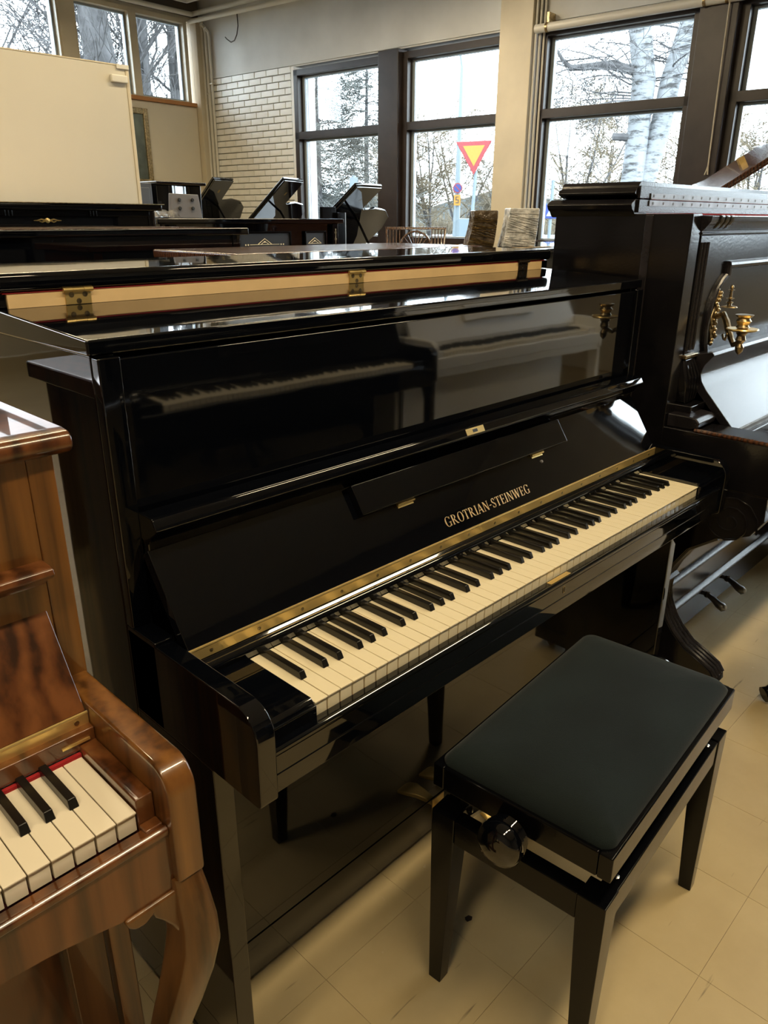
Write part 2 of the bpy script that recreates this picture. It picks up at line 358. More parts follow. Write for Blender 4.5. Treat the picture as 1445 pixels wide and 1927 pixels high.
# ------------------------------------------------------------------ serif capitals (drawn as outlines of strokes)
def glyphs():
    G = {}
    def rect(x0, y0, x1, y1): return [(x0, y0), (x1, y0), (x1, y1), (x0, y1)]
    def stroke(a, b, wd): # slanted bar with horizontal ends
        return [(a[0]-wd/2, a[1]), (a[0]+wd/2, a[1]), (b[0]+wd/2, b[1]), (b[0]-wd/2, b[1])]
    def ring(cx, cy, rx, ry, thick, thin, a0, a1, n=22):
        q = []
        for i in range(n):
            pr = []
            for j in (i, i+1):
                a = R(a0+(a1-a0)*j/n); c, s_ = math.cos(a), math.sin(a); ww = thin+(thick-thin)*abs(c)**1.5
                pr.append(((cx+rx*c, cy+ry*s_), (cx+(rx-ww)*c, cy+(ry-max(thin, ww*.5))*s_)))
            q.append([pr[0][0], pr[1][0], pr[1][1], pr[0][1]])
        return q
    T, t, sf = .135, .05, .05
    def ser(x0, x1, y): return rect(x0, y, x1, y+.045)
    def stem(x, wd=T): return [rect(x, 0, x+wd, 1), ser(x-sf, x+wd+sf, 0), ser(x-sf, x+wd+sf, .955)]
    G['I'] = (stem(.09), .32)
    G['-'] = ([rect(.04, .36, .30, .45)], .34)
    G['T'] = ([rect(.26, 0, .40, 1), ser(.19, .47, 0), rect(.02, .94, .64, 1), stroke((.05, .78), (.03, 1), .04), stroke((.61, .78), (.63, 1), .04)], .66)
    G['E'] = (stem(.09)+[rect(.15, .95, .56, 1), rect(.15, 0, .58, .05), rect(.15, .49, .46, .54), stroke((.57, 0), (.61, .24), .04), stroke((.54, .8), (.56, 1), .04), rect(.44, .40, .48, .63)], .64)
    G['N'] = ([rect(.10, 0, .155, 1), rect(.64, 0, .695, 1), stroke((.64, 0), (.15, 1), .15), ser(.02, .24, 0), ser(.02, .16, .955), ser(.55, .79, .955)], .80)
    G['A'] = ([stroke((.07, 0), (.345, 1), .05), stroke((.62, 0), (.36, 1), .15), rect(.16, .30, .52, .35), ser(-.02, .18, 0), ser(.50, .76, 0)], .73)
    G['W'] = ([stroke((.29, 0), (.08, 1), .14), stroke((.30, 0), (.50, 1), .05), stroke((.71, 0), (.50, 1), .14), stroke((.72, 0), (.93, 1), .05), ser(-.02, .24, .955), ser(.40, .60, .955), ser(.83, 1.03, .955)], 1.04)
    G['O'] = (ring(.39, .5, .37, .52, .15, .045, 0, 360, 30), .78)
    G['G'] = (ring(.40, .5, .37, .52, .15, .045, 38, 335, 28)+[rect(.60, 0.02, .72, .42), ser(.48, .79, .40), rect(.67, .72, .71, .98)], .80)
    G['R'] = (stem(.09)+ring(.24, .745, .34, .255, .14, .045, -90, 90, 12)+[rect(.16, .955, .26, 1), rect(.16, .49, .26, .535), stroke((.66, 0), (.32, .52), .15), ser(.58, .80, 0)], .77)
    G['S'] = (ring(.27, .735, .22, .275, .11, .05, 20, 235, 14)+ring(.29, .265, .24, .275, .11, .05, 55, -160, 14)+[stroke((.47, .30), (.14, .66), .15), rect(.44, .72, .48, .99), rect(.05, .01, .09, .29)], .57)
    return G
GL = glyphs()
def lettering(text, width, height, depth=.0004):
    adv = [GL[c][1]+.07 for c in text]; tot = sum(adv); sx = width/tot; x = 0; mb = MB()
    for c, a in zip(text, adv):
        for q in GL[c][0]:
            P = [((x+u)*sx, v*height) for u, v in q]
            mb.prism(P, 0, depth, 'z')
        x += a
    return mb

# ================================================================== ROOM
K0 = Vector((5.378, 8.1773, 0)); TH = R(4.3)
RM = Matrix.Translation(K0) @ Matrix.Rotation(TH, 4, 'Z')     # local x = u (towards outside), local y = v (towards back wall)
CEIL = 3.72
def rb(mb): return mb.xf(RM)
U0, V0 = -10.0, -12.2
# floor
FZ = -.002
fl = struct('floor', rb(MB().box(U0, .0, V0, .0, -.12, FZ)), M_FLOOR)
tile_me = mesh_of('floor_tile', MB().box(.0003, .2497, .0003, .2497, -.006, 0), M_FLOOR, .0003, 1)
inv = chain(fl).inverted()
seam = tag(link('floor_seam_bed', mesh_of('floor_seam_bed', MB().box(-1.15, 3.35, -1.13, .62, -.004, -.0012), M_SEAM), fl))
for i in range(-5, 16):
    for j in range(-3, 4):
        x = -.147+.25*(i+1)-.25; y = -.13+.25*j-.25
        o = bpy.data.objects.new('floor_tile', tile_me); C.objects.link(o); o.parent = fl; o.matrix_parent_inverse = inv; o.location = (x, y, 0)
struct('ceiling', rb(MB().box(U0, .4, V0, .4, CEIL, CEIL+.15)), M_CEIL)
struct('wall_left', rb(MB().box(U0-.15, U0, V0, .2, 0, CEIL)), M_DKWALL)
struct('wall_front', rb(MB().box(U0, .2, V0-.15, V0, 0, CEIL)), M_DKWALL)
# back wall: boarded up to the clerestory, glazed above
bw = struct('wall_back', rb(MB().box(U0, -.0, .0, .25, 0, 2.60).box(U0, 0, 0, .25, 3.47, CEIL).box(-.125, 0, 0, .25, 2.6, 3.47)), M_BEIGEB)
for i in range(6):
    a = -.13-1.22*i
    part('wall_board', rb(MB().box(a-1.212, a, -.012, .0, .05, 2.575)), M_BEIGEB, bw, .002)
struct('trim_1', rb(MB().box(-5.0, -.14, -.045, .02, 2.585, 2.625)), M_SILL, .003, 'orange pine strip under the high windows')
struct('trim_2', rb(MB().box(-.125, -.004, -.10, .0, 0, 3.5)), M_BEIGE, .004, 'beige boxed post in the far corner')
struct('trim_3', rb(MB().box(-7, -.05, -.06, .0, 3.52, 3.70)), simple('brown_slat_band', (.10, .08, .06), .6), .004, 'brown slatted band above the high windows')
wn = [1]
def window(mbframe, mat, panes, axis):
    o = struct('window_%d' % wn[0], mbframe, mat, .003); wn[0] += 1
    for (p, sash) in panes:
        part('sash', sash, M_FRAMEG, o, .002); part('pane', p, M_GLASS, o)
    return o
def back_window(u0, u1, z0=2.635, z1=3.44):
    f = MB(); t = .05
    f.box(u0-t, u0, -.02, .14, z0-.03, z1+.03).box(u1, u1+t, -.02, .14, z0-.03, z1+.03).box(u0-t, u1+t, -.02, .14, z1, z1+.05).box(u0-t, u1+t, -.02, .14, z0-.04, z0)
    s = MB(); q = .022
    s.box(u0, u0+q, .05, .09, z0, z1).box(u1-q, u1, .05, .09, z0, z1).box(u0, u1, .05, .09, z1-q, z1).box(u0, u1, .05, .09, z0, z0+q)
    p = MB().box(u0+q, u1-q, .066, .072, z0+q, z1-q)
    window(rb(f), M_BEIGE, [(rb(p), rb(s))], 'v')
for a, b in ((-.87, -.245), (-1.60, -.965), (-2.45, -1.81), (-3.18, -2.545), (-4.03, -3.39), (-4.76, -4.125)):
    back_window(a, b)
struct('trim_4', rb(MB().box(-1.79, -1.62, -.03, .2, 2.6, 3.47).box(-3.37, -3.20, -.03, .2, 2.6, 3.47).box(-7, -4.78, -.0, .2, 2.6, 3.47)), M_BEIGE, .004, 'beige posts between the high windows')
# window wall
WT = .30
ww = struct('wall_right', rb(MB().box(.02, WT, -1.50, .25, 0, CEIL).box(0, WT, V0, -1.50, 2.87, CEIL).box(0, WT, V0, -1.50, 0, 1.08)), M_MORTAR)
part('plaster_band', rb(MB().box(-.012, .01, V0, -.0, 2.885, CEIL)), M_PLASTER, ww)
part('sill_wall', rb(MB().box(-.012, .01, V0, -1.56, 0, 1.08)), M_PLASTER, ww)
BL, BC = .198, .0676
brick_me = mesh_of('brick', MB().box(0, .03, .004, BL-.004, .004, BC-.005), M_WALLW, .003, 1)
half_me = mesh_of('brick', MB().box(0, .03, .004, BL/2-.004, .004, BC-.005), M_WALLW, .003, 1)
rg = random.Random(4); winv = chain(ww).inverted()
for r_ in range(24):
    z = 2.883-(r_+1)*BC
    v = -1.545 if r_ % 2 == 0 else -1.545
    first = True
    while v < -.03:
        if r_ % 2 and first: me, l = half_me, BL/2
        else: me, l = brick_me, BL
        first = False
        if v+l > .0: me, l = half_me, BL/2
        o = bpy.data.objects.new('brick', me); C.objects.link(o); o.parent = ww; o.matrix_parent_inverse = winv
        o.location = RM @ Vector((-.012+rg.uniform(-.0025, .0015), v, z)); o.rotation_euler = (0, 0, TH)
        v += l
part('painted_brickwork', rb(MB().box(-.004, .02, -1.5, 0, 0, 1.26)), M_WALLW, ww)
def big_window(v0, v1, z0=1.09, z1=2.835):
    f = MB(); t = .06; a, b = -.03, .14
    f.box(a, b, v0, v0+t, z0, z1).box(a, b, v1-t, v1, z0, z1).box(a, b, v0, v1, z1-.06, z1).box(a, b, v0, v1, z0, z0+.07).box(a, b-.02, v0, v1, 2.155, 2.228)
    pan = []
    for (p0, p1) in ((z0+.07, 2.155), (2.228, z1-.06)):
        q = .03; y0, y1 = v0+t, v1-t
        s = MB().box(.05, .10, y0, y0+q, p0, p1).box(.05, .10, y1-q, y1, p0, p1).box(.05, .10, y0+q, y1-q, p1-q*.6, p1).box(.05, .10, y0+q, y1-q, p0, p0+q*.4)
        p = MB().box(.071, .077, y0+q, y1-q, p0+q*.4, p1-q*.6)
        pan.append((rb(p), rb(s)))
    window(rb(f), M_FRAMEB, pan, 'u')
for i, (a, b) in enumerate(((-2.868, -1.60), (-4.30, -3.124), (-5.972, -4.63), (-7.50, -6.25), (-9.10, -7.85), (-10.30, -9.36))):
    big_window(a, b)
n_tr = 5
for a, b in ((-3.124, -2.868), (-6.25, -5.972), (-9.36, -9.10)):
    struct('trim_%d' % n_tr, rb(MB().box(-.10, .2, a, b, 1.0, 2.86)), M_FRAMEB, .006, 'dark brown wooden mullion between two tall windows'); n_tr += 1
for a, b in ((-4.60, -4.28), (-7.85, -7.50), (-12.2, -10.30)):
    struct('trim_%d' % n_tr, rb(MB().box(-.14, .2, a, b, 0, CEIL)), M_BEIGE, .005, 'beige painted pillar between the windows'); n_tr += 1
struct('trim_%d' % n_tr, rb(MB().box(-.14, .0, -10.7, -1.56, 1.05, 1.085)), M_FRAMEB, .004, 'dark window sill board'); n_tr += 1
struct('trim_%d' % n_tr, rb(MB().box(-.02, WT, -1.60, -1.555, 1.05, 2.87)), M_WALLW, .003, 'white painted brick reveal beside the first window')
# pipes
pv = thing('heating_pipes', 'white painted pipes running up the far corner beside the brick wall', 'pipe', (RM @ Vector((-.06, -.12, 0))))
for k, (v, r0) in enumerate(((-.10, .018), (-.165, .020), (-.225, .016))):
    part('riser_pipe', rb(MB().tube([(-.04, v, 0), (-.04, v, 3.40-.05*k), (-.06, v-.01, 3.46-.05*k), (-.11, v-.02, 3.485-.05*k)], r0, 10)), M_PIPE, pv)
    part('pipe_bracket', rb(MB().box(-.06, -.014, v-.027, v+.027, 2.62+.1*k, 2.635+.1*k)), M_PIPE, pv, .002)
ph = thing('ceiling_pipes', 'pair of white pipes running under the ceiling along the window wall', 'pipe', (RM @ Vector((-.12, -.5, 3.4))))
part('pipe', rb(MB().tube([(-.13, .0, 3.545), (-.13, -4.2, 3.53)], .026, 12)), M_PIPE, ph)
part('pipe', rb(MB().tube([(-.17, -.04, 3.465), (-.17, -2.0, 3.435), (-.17, -4.2, 3.42)], .024, 12)), M_PIPE, ph)
part('pipe', rb(MB().tube([(-.17, -.10, 3.53), (-3.6, -.10, 3.52)], .026, 12)), M_PIPE, ph)
cb = MB().tube([(-.02, -.72, 3.52), (-.03, -.74, 3.36), (-.05, -.735, 3.27), (-.06, -.70, 3.215), (-.06, -.64, 3.205), (-.05, -.56, 3.245), (-.05, -.53, 3.27)], .006, 6)
solo('loose_cable', rb(cb), M_CABLE, 'thin dark cable hanging in a hook from the ceiling pipe', 'cable')
# pipes beside the pillar, blind tube and cord
pp = thing('pillar_pipes', 'slim white pipes running up the side of the beige pillar', 'pipe', (RM @ Vector((-.05, -4.62, 0))))
for k in range(3): part('pipe', rb(MB().tube([(-.10+.03*k, -4.615-.022*k, .1), (-.10+.03*k, -4.615-.022*k, 3.7)], .011, 8)), M_PIPE, pp)
rbld = thing('roller_blind', 'white rolled-up blind tube on brackets above the right-hand windows', 'blind', (RM @ Vector((-.12, -5.5, 2.83))))
part('blind_tube', rb(MB().tube([(-.12, -4.62, 2.82), (-.12, -7.4, 2.82)], .033, 14)), M_PIPE, rbld)
for v in (-4.72, -6.0, -6.16): part('bracket', rb(MB().tube([(-.12, v, 2.82), (-.12, v-.02, 2.82)], .038, 12).box(-.12, .0, v-.02, v, 2.85, 2.93)), M_BRASSD, rbld)
cordz = MB().tube([(-.13, -6.19, 2.80), (-.125, -6.195, 2.2), (-.115, -6.20, 1.72), (-.13, -6.21, 1.66), (-.12, -6.185, 1.66), (-.115, -6.20, 1.72)], .006, 6)
solo('blind_cord', rb(cordz), M_CORD, 'pale pull cord hanging down the dark mullion', 'cord')
# ceiling grille in the corner
gr = thing('ceiling_grille', 'white metal louvre grille under the ceiling in the far corner', 'grille', (RM @ Vector((-.75, -.45, 3.66))))
part('frame', rb(MB().box(-1.2, -.30, -.75, -.72, 3.60, 3.66).box(-1.2, -.30, -.23, -.20, 3.60, 3.66).box(-1.2, -1.17, -.75, -.2, 3.6, 3.66).box(-.33, -.30, -.75, -.2, 3.6, 3.66)), M_TUBEBODY, gr, .002)
for k in range(9): part('louvre', rb(MB().box(-1.15+.09*k, -1.14+.09*k, -.72, -.23, 3.605, 3.655)), M_TUBEBODY, gr)
# fluorescent lamps
def lamp(x, y, rz, label, watts=LAMP_W):
    t = thing('ceiling_lamp', label, 'lamp', (x, y, 3.30), rz, 'fluorescent ceiling lamps')
    m = Matrix.Translation((x, y, 3.30)) @ Matrix.Rotation(rz, 4, 'Z')
    part('housing', MB().box(-.75, .75, -.10, .10, .03, .09).xf(m), M_TUBEBODY, t, .006)
    for s in (-.045, .045): part('tube', MB().tube([(-.7, s, .012), (.7, s, .012)], .014, 10).xf(m), M_TUBE, t)
    for s in (-.5, .5): part('hanger_rod', MB().tube([(s, 0, .09), (s, 0, CEIL-3.30)], .005, 6).xf(m), M_TUBEBODY, t)
    ld = bpy.data.lights.new('lamp_light', 'AREA'); ld.shape = 'RECTANGLE'; ld.size = 1.45; ld.size_y = .16; ld.energy = watts; ld.color = LAMP_COL
    lo = bpy.data.objects.new('lamp_light', ld); C.objects.link(lo); lo.location = (x, y, 3.285); lo.rotation_euler = (0, 0, rz); lo.parent = None
for (x, y, q) in ((.2, -.95, 'over the near aisle'), (2.4, -.95, 'over the aisle towards the windows'), (-2.0, -.95, 'over the aisle at the left'), (.6, 2.6, 'over the second row'), (2.9, 2.8, 'over the grand pianos'), (-1.7, 2.6, 'over the second row at the left'), (2.4, 5.6, 'nearest the far wall'), (3.9, 3.9, 'beside the tall windows, added to brighten the far wall')):  # last lamp is an extra, added to brighten the far wall and its bricks
    lamp(x, y, 0, 'twin tube fluorescent lamp hanging '+q, LAMP_W*(1.6 if y > 5 else 1.))

# ================================================================== OUTDOORS
GZ = .50
def world_dir(px, D, z):   # ground position seen in a given direction (heading from the camera)
    return None
def pos(h, d):              # heading in degrees from the camera axis, distance along the axis
    a = YAW+R(h); r = d/math.cos(R(h)); return Vector((-.5435+r*math.sin(a), -.6547+r*math.cos(a), GZ))
g = MB().box(-60, 130, -60, 130, -.4, GZ-.02)
# keep the shop's own footprint out of the lawn: four strips around it
def rstrip(u0, u1, v0, v1): return rb(MB().box(u0, u1, v0, v1, -.3, GZ))
gs = MB(); 
for q in ((.32, 120, -70, 120), (-80, .32, .30, 120)): 
    k = rstrip(*q); gs.add(k.v, k.f)
tag(link('ground', mesh_of('ground', gs, M_GRASS)), 'dry winter grass verge outside the windows', None, None, 'structure')
road = rb(MB().box(24, 34, -70, 90, GZ-.1, GZ+.03)); tag(link('road', mesh_of('road', road, M_CONC)), None, None, None, 'structure')
road2 = rb(MB().box(6, 12, -70, 90, GZ-.1, GZ+.02)); tag(link('footpath', mesh_of('footpath', road2, M_CONC)), None, None, None, 'structure')
hl = MB(); rg = random.Random(3)
prof = []
for i in range(90):
    h = -60+i*1.5; p = pos(h*.75, 120); prof.append((p, 3.0+1.0*math.sin(i*.7)+rg.uniform(0, 1.6)))
for i in range(89):
    (a, ha), (b, hb) = prof[i], prof[i+1]
    o = Vector((math.sin(YAW), math.cos(YAW), 0))*6
    hl.add([a, b, b+Vector((0, 0, hb)), a+Vector((0, 0, ha)), a+o, b+o, b+o+Vector((0, 0, hb)), a+o+Vector((0, 0, ha))], [(0, 1, 2, 3), (4, 7, 6, 5), (3, 2, 6, 7)])
tag(link('tree_line', mesh_of('tree_line', hl, M_HILL, smooth=False)), 'distant dark tree line on the horizon', 'trees', None, 'stuff')

def grow(mb, p, d, L, r, lev, rg, spread, gravity, nseg=3, n=4, kids=3, minr=.004, upb=.0):
    pts = [p]; rad = [r]; q = p.copy(); dd = d.normalized()
    for i in range(nseg):
        dd = (dd + Vector((rg.gauss(0, .13), rg.gauss(0, .13), rg.gauss(0, .10)+gravity))).normalized()
        q = q+dd*L/nseg; pts.append(q.copy()); rad.append(max(minr, r*(1-.55*(i+1)/nseg)))
    mb.tube(pts, rad, n if lev > 1 else 3, cap=False)
    if lev <= 0: return
    for k in range(kids):
        t = rg.uniform(.3, 1.0); i = min(nseg-1, int(t*nseg)); f = t*nseg-i
        b = pts[i].lerp(pts[i+1], f); base = (pts[i+1]-pts[i]).normalized()
        ax = Vector((rg.gauss(0, 1), rg.gauss(0, 1), rg.gauss(0, .6)+upb)); ax = (ax-base*ax.dot(base)).normalized()
        nd = (base*math.cos(spread)+ax*math.sin(spread))
        grow(mb, b, nd, L*rg.uniform(.5, .75), max(minr, rad[i]*.5), lev-1, rg, spread, gravity, nseg, n, kids, minr, upb)
def bare_tree(name, label, h, d, height, r, seed, bark, twig, lean=(0, 0), lev=4, kids=4, spread=.75, cat='tree', group=None, stems=1, gravity=.0, minr=.006, brf=.5, nb=2, e0=.2):
    rg = random.Random(seed); p = pos(h, d) if not isinstance(h, tuple) else Vector((h[0], h[1], GZ))
    t = thing(name, label, cat, p, 0, group)
    trunk = MB(); br = MB()
    for s in range(stems):
        dr = Vector((lean[0]+rg.uniform(-.35, .35)*(stems > 1), lean[1]+rg.uniform(-.35, .35)*(stems > 1), 1)).normalized()
        pts = [p-Vector((0, 0, .2))]; rad = [r]; q = p.copy(); N = 7
        for i in range(N):
            dr = (dr+Vector((rg.gauss(0, .05), rg.gauss(0, .05), .02))).normalized(); q = q+dr*height*.75/N; pts.append(q.copy()); rad.append(r*(1-.75*(i+1)/N))
        trunk.tube(pts, rad, 8)
        for i in range(1, N+1):
            for k in range(nb if i < N else nb+1):
                a = rg.uniform(0, 2*PI); e = rg.uniform(e0, e0+.7)
                grow(br, pts[i], Vector((math.cos(a), math.sin(a), e)), height*rg.uniform(.16, .3), rad[i]*brf, lev-1, rg, spread, gravity, 3, 4, kids, minr)
    part('trunk', trunk, bark, t); b = part('branches', br, twig, t); b['kind'] = 'stuff'
    return t
def conifer(h, d, height, seed, label):
    rg = random.Random(seed); p = pos(h, d); t = thing('larch', label, 'tree', p, 0, 'bare conifers beyond the first window')
    part('trunk', MB().tube([p, p+Vector((0, 0, height*.5)), p+Vector((.05, 0, height))], [height*.016, height*.011, .01], 7), M_BARK, t)
    br = MB(); z = .6
    while z < height*.98:
        L = (height-z)*.26+.25
        for k in range(5):
            a = rg.uniform(0, 2*PI); dr = Vector((math.cos(a), math.sin(a), -.12+.35*z/height))
            grow(br, p+Vector((0, 0, z)), dr, L*rg.uniform(.7, 1.1), .018, 2, rg, .6, -.06, 3, 3, 5, .008)
        z += height*.034
    b = part('branches', br, M_TWIGG, t); b['kind'] = 'stuff'
conifer(-4.6, 26, 7.2, 1, 'tallest bare conifer in the middle of the first window')
conifer(-7.0, 30, 7.4, 2, 'slim bare conifer at the left edge of the first window')
conifer(-1.3, 27, 6.3, 3, 'shorter bare conifer beside the dark mullion')
# birch with two trunks
bp = pos(17.2, 15.0); bt = thing('birch', 'white-barked birch with two forking trunks outside the right-hand window', 'tree', bp)
rg = random.Random(12)
def hv(h, d, z): q = pos(h, d); q.z = z; return q
tr1 = [Vector(q) for q in ((13.40, 6.50, .3), (13.369, 6.547, 1.9), (13.365, 6.551, 2.35), (13.366, 6.551, 2.95), (13.365, 6.551, 3.6), (13.257, 6.663, 4.33), (13.216, 6.705, 4.8), (13.1, 6.9, 7.5))]
tr2 = [Vector(q) for q in ((13.45, 6.45, .3), (13.514, 6.397, 1.95), (13.625, 6.283, 2.78), (13.688, 6.218, 3.61), (13.842, 6.06, 4.49), (13.884, 6.016, 4.8), (14.1, 5.8, 7.5))]
part('trunk', MB().tube(tr1, [.26, .22, .20, .19, .20, .185, .17, .08], 12), M_BIRCH, bt)
part('trunk', MB().tube(tr2, [.22, .19, .18, .175, .17, .16, .07], 12), M_BIRCH, bt)
part('branch', MB().tube([(13.36, 6.56, 3.62), (13.277, 6.642, 3.733), (12.947, 6.982, 3.836), (12.469, 7.475, 3.786), (12.366, 7.581, 3.89), (12.2, 7.75, 4.2)], [.10, .085, .075, .05, .035, .015], 8), M_BARK, bt)
part('branch', MB().tube([(13.33, 6.58, 2.70), (13.301, 6.617, 2.702), (13.055, 6.871, 2.718)], [.09, .07, .06], 8), M_BARK, bt, label='short sawn-off branch stub')
br = MB()
for P in (tr1[3:], tr2[3:]):
    for q in P:
        for k in range(5):
            a = rg.uniform(0, 2*PI); grow(br, q+Vector((0, 0, rg.uniform(-.4, .6))), Vector((math.cos(a), math.sin(a), .3)), rg.uniform(.9, 1.7), .020, 3, rg, .7, -.09, 4, 3, 3, .0045)
for q in (Vector((12.947, 6.982, 3.836)), Vector((12.469, 7.475, 3.786)), Vector((12.366, 7.581, 3.89)), Vector((13.2, 6.7, 3.75))):
    for k in range(4):
        a = rg.uniform(0, 2*PI); grow(br, q, Vector((math.cos(a), math.sin(a), rg.uniform(-.2, .8))), rg.uniform(.7, 1.3), .016, 3, rg, .7, -.1, 4, 3, 3, .0045)
b = part('branches', br, M_BARK, bt); b['kind'] = 'stuff'
# bushes and trees along the verge
for i, (h, d, H, sd, lb) in enumerate((
        (3.2, 38, 6.0, 21, 'yellowish leafless bush left of the street lamp'), (5.2, 41, 6.4, 22, 'leafless bush behind the blue round sign'), (1.6, 37, 4.6, 23, 'low leafless bush beside the dark mullion'),
        (8.1, 43, 3.6, 24, 'low thicket behind the red triangle sign'), (13.0, 27, 5.2, 25, 'spreading leafless tree left of the birch'), (15.2, 31, 4.6, 26, 'leafless tree just behind the birch stub'),
        (20.6, 30, 4.8, 27, 'leafless tree right of the birch'), (24.2, 28, 4.2, 28, 'leafless bush seen in the rightmost window'), (27.5, 30, 4.6, 29, 'leafless tree beyond the rightmost frame edge'))):
    bare_tree('leafless_bush', lb, h, d, H, .07, sd, M_BARK, M_TWIG, stems=4, lev=4, kids=4, spread=.6, cat='bush', group='leafless bushes on the verge', minr=.0065)
# hedge of dry grass in front
hg = MB(); rg = random.Random(8)
for i in range(2600):
    p = pos(rg.uniform(.5, 28), rg.uniform(44, 50)); a = rg.uniform(0, 2*PI); L = rg.uniform(.5, 1.5)
    hg.tube([p, p+Vector((math.cos(a)*.25, math.sin(a)*.25, L))], [.03, .006], 3, cap=False)
tag(link('dry_reeds', mesh_of('dry_reeds', hg, M_TWIG, smooth=False)), 'band of dry brown reeds along the far roadside', 'reeds', None, 'stuff')
# trees behind the back wall
for i, (h, d, H, r, sd, lb, ln) in enumerate((
        ((8.82, 16.98), 19, 14, .50, 41, 'broad grey trunk filling the middle high window', (0, 0)), ((10.0, 17.7), 20, 12, .20, 42, 'branching tree behind the high window nearest the corner', (.02, -.02)),
        ((7.7, 20.6), 21, 12, .22, 43, 'densely twigged tree behind the leftmost high window', (-.02, 0)), ((11.7, 19.0), 23, 12, .20, 44, 'second slim tree behind the corner high window', (0, .03)))):
    bare_tree('poplar', lb, h, d, H, r, sd, M_BARK, M_BARK, lean=ln, lev=4, kids=4, spread=.42, group='trees behind the back wall', minr=.008, brf=.26 if r < .4 else .12, nb=5, e0=.9)
# street lamp and signs
def pole(mb, p, h, r0, r1=None): return mb.tube([p-Vector((0, 0, .2)), p+Vector((0, 0, h))], [r0, r1 or r0], 10)
lp = pos(5.05, 35); sl = thing('street_lamp', 'tall grey street lamp with curved arm above the road', 'street lamp', lp)
Lv = rt*-1
part('pole', MB().tube([lp, lp+Vector((0, 0, 2.5)), lp+Vector((0, 0, 6.6))], [.16, .11, .07], 10), M_POLE, sl)
part('arm', MB().tube([lp+Vector((0, 0, 6.6)), lp+Vector((0, 0, 6.95))+Lv*.06, lp+Vector((0, 0, 7.12))+Lv*.25, lp+Vector((0, 0, 7.25))+Lv*.6], .05, 8), M_POLE, sl)
part('lamp_head', MB().tube([lp+Vector((0, 0, 7.25))+Lv*.55, lp+Vector((0, 0, 7.32))+Lv*.75, lp+Vector((0, 0, 7.38))+Lv*1.0], [.05, .11, .07], 8), M_POLE, sl)
def facing(p, h):   # matrix for a flat sign: local x right, local z up, local -y to the viewer
    return Matrix.Translation(p) @ Matrix.Rotation(-YAW-R(h), 4, 'Z')
ns = thing('parking_sign', 'round blue no-parking sign with red ring and yellow plate below it', 'sign', lp+Vector((.0, -.1, 0)))
m = facing(lp+Vector((0, 0, 2.05)), 5)
part('disc', MB().lathe([(.20, -.22), (.20, -.20)], n=28, axis='y').xf(m), M_SIGNR, ns); part('blue_face', MB().lathe([(.155, -.228), (.155, -.221)], n=28, axis='y').xf(m), M_SIGNB, ns)
part('red_bar', MB().box(-.15, .15, -.234, -.229, -.02, .02).xf(m @ Matrix.Rotation(R(45), 4, 'Y')), M_SIGNR, ns)
part('yellow_plate', MB().box(-.14, .14, -.22, -.20, -.68, -.26).xf(m), M_SIGNY, ns)
d5 = MB()
for q in ((-.07, .06, -.36, -.33), (-.07, -.035, -.46, -.33), (-.07, .06, -.475, -.445), (.03, .065, -.56, -.445), (-.07, .065, -.59, -.56)): d5.box(q[0], q[1], -.226, -.221, q[2], q[3])
part('numeral', d5.xf(m), M_SIGNK, ns)
yp = pos(6.0, 21.5); ys = thing('yield_sign', 'red and yellow downward triangle give-way sign on a grey pole', 'sign', yp)
part('pole', MB().tube([yp-Vector((0, 0, .2)), yp+Vector((0, 0, 2.0))+rt*.10], .045, 10), M_POLE, ys)
m = facing(yp+Vector((0, 0, 0))+rt*.11, 6) @ Matrix.Rotation(R(-2), 4, 'Y')
def tri(s, y0, y1, zc): return MB().prism([(-s*.5, zc+s*.289), (s*.5, zc+s*.289), (0, zc-s*.577)], y0, y1, 'y').xf(m)
part('red_border', tri(.92, -.075, -.055, 2.43), M_SIGNR, ys, .012, 2); part('yellow_face', tri(.56, -.082, -.076, 2.43), M_SIGNY, ys)
bx = pos(5.6, 22.5); solo('utility_box', MB().box(-.14, .14, -.1, .1, 0, .85).xf(facing(bx, 6)), M_POLE, 'pale grey utility cabinet beside the triangle sign pole', 'cabinet', .02)
cp = pos(11.55, 24); cs = thing('crossing_sign', 'blue pedestrian sign on a slim pole beside the wrapped boxes', 'sign', cp)
part('pole', MB().tube([cp, cp+Vector((0, 0, 1.9))], .05, 8), M_POLE, cs); m = facing(cp+Vector((0, 0, 1.05)), 11)
part('blue_plate', MB().box(-.2, .2, -.075, -.055, -.2, .2).xf(m), M_SIGNB, cs, .01); part('white_triangle', MB().prism([(-.13, -.13), (.13, -.13), (0, .13)], -.08, -.076, 'y').xf(m), M_SIGNW, cs)
gp = pos(-2.2, 24); gs_ = thing('round_signpost', 'pale round sign and small box on a pole behind the grand piano lid', 'sign', gp)
part('pole', MB().tube([gp, gp+Vector((0, 0, 2.0))], .05, 8), M_POLE, gs_); part('box', MB().box(-.12, .12, -.1, .05, 1.55, 1.95).xf(facing(gp, -2)), M_POLE, gs_, .01)

# ================================================================== MAIN BLACK PIANO
gp_ = thing('upright_piano', 'glossy black upright piano with open keyboard and gold lettering behind the stool', 'piano', (.6125, .25, 0))
XL, XR = -.1175, 1.3425           # outer sides
XA, XB = -.0885, 1.3135           # inner faces of the arms
PB = .80                          # back of the case
for x0, x1 in ((XL, XA+.004), (XB-.004, XR)):
    part('side_panel', MB().box(x0, x1, .276, PB, .012, 1.176), M_BLACK, gp_, .0025)
    part('side_stile', MB().box(x0+.001, x1-.001, .078, .276, .012, .646).box(x0+.001, x1-.001, .2, .276, .646, .79).box(x0+.001, x1-.001, .258, .276, .79, 1.174), M_BLACK2, gp_, .002)
    part('toe_block', MB().box(x0, x1, .07, .26, .0, .012), M_MATTE, gp_)
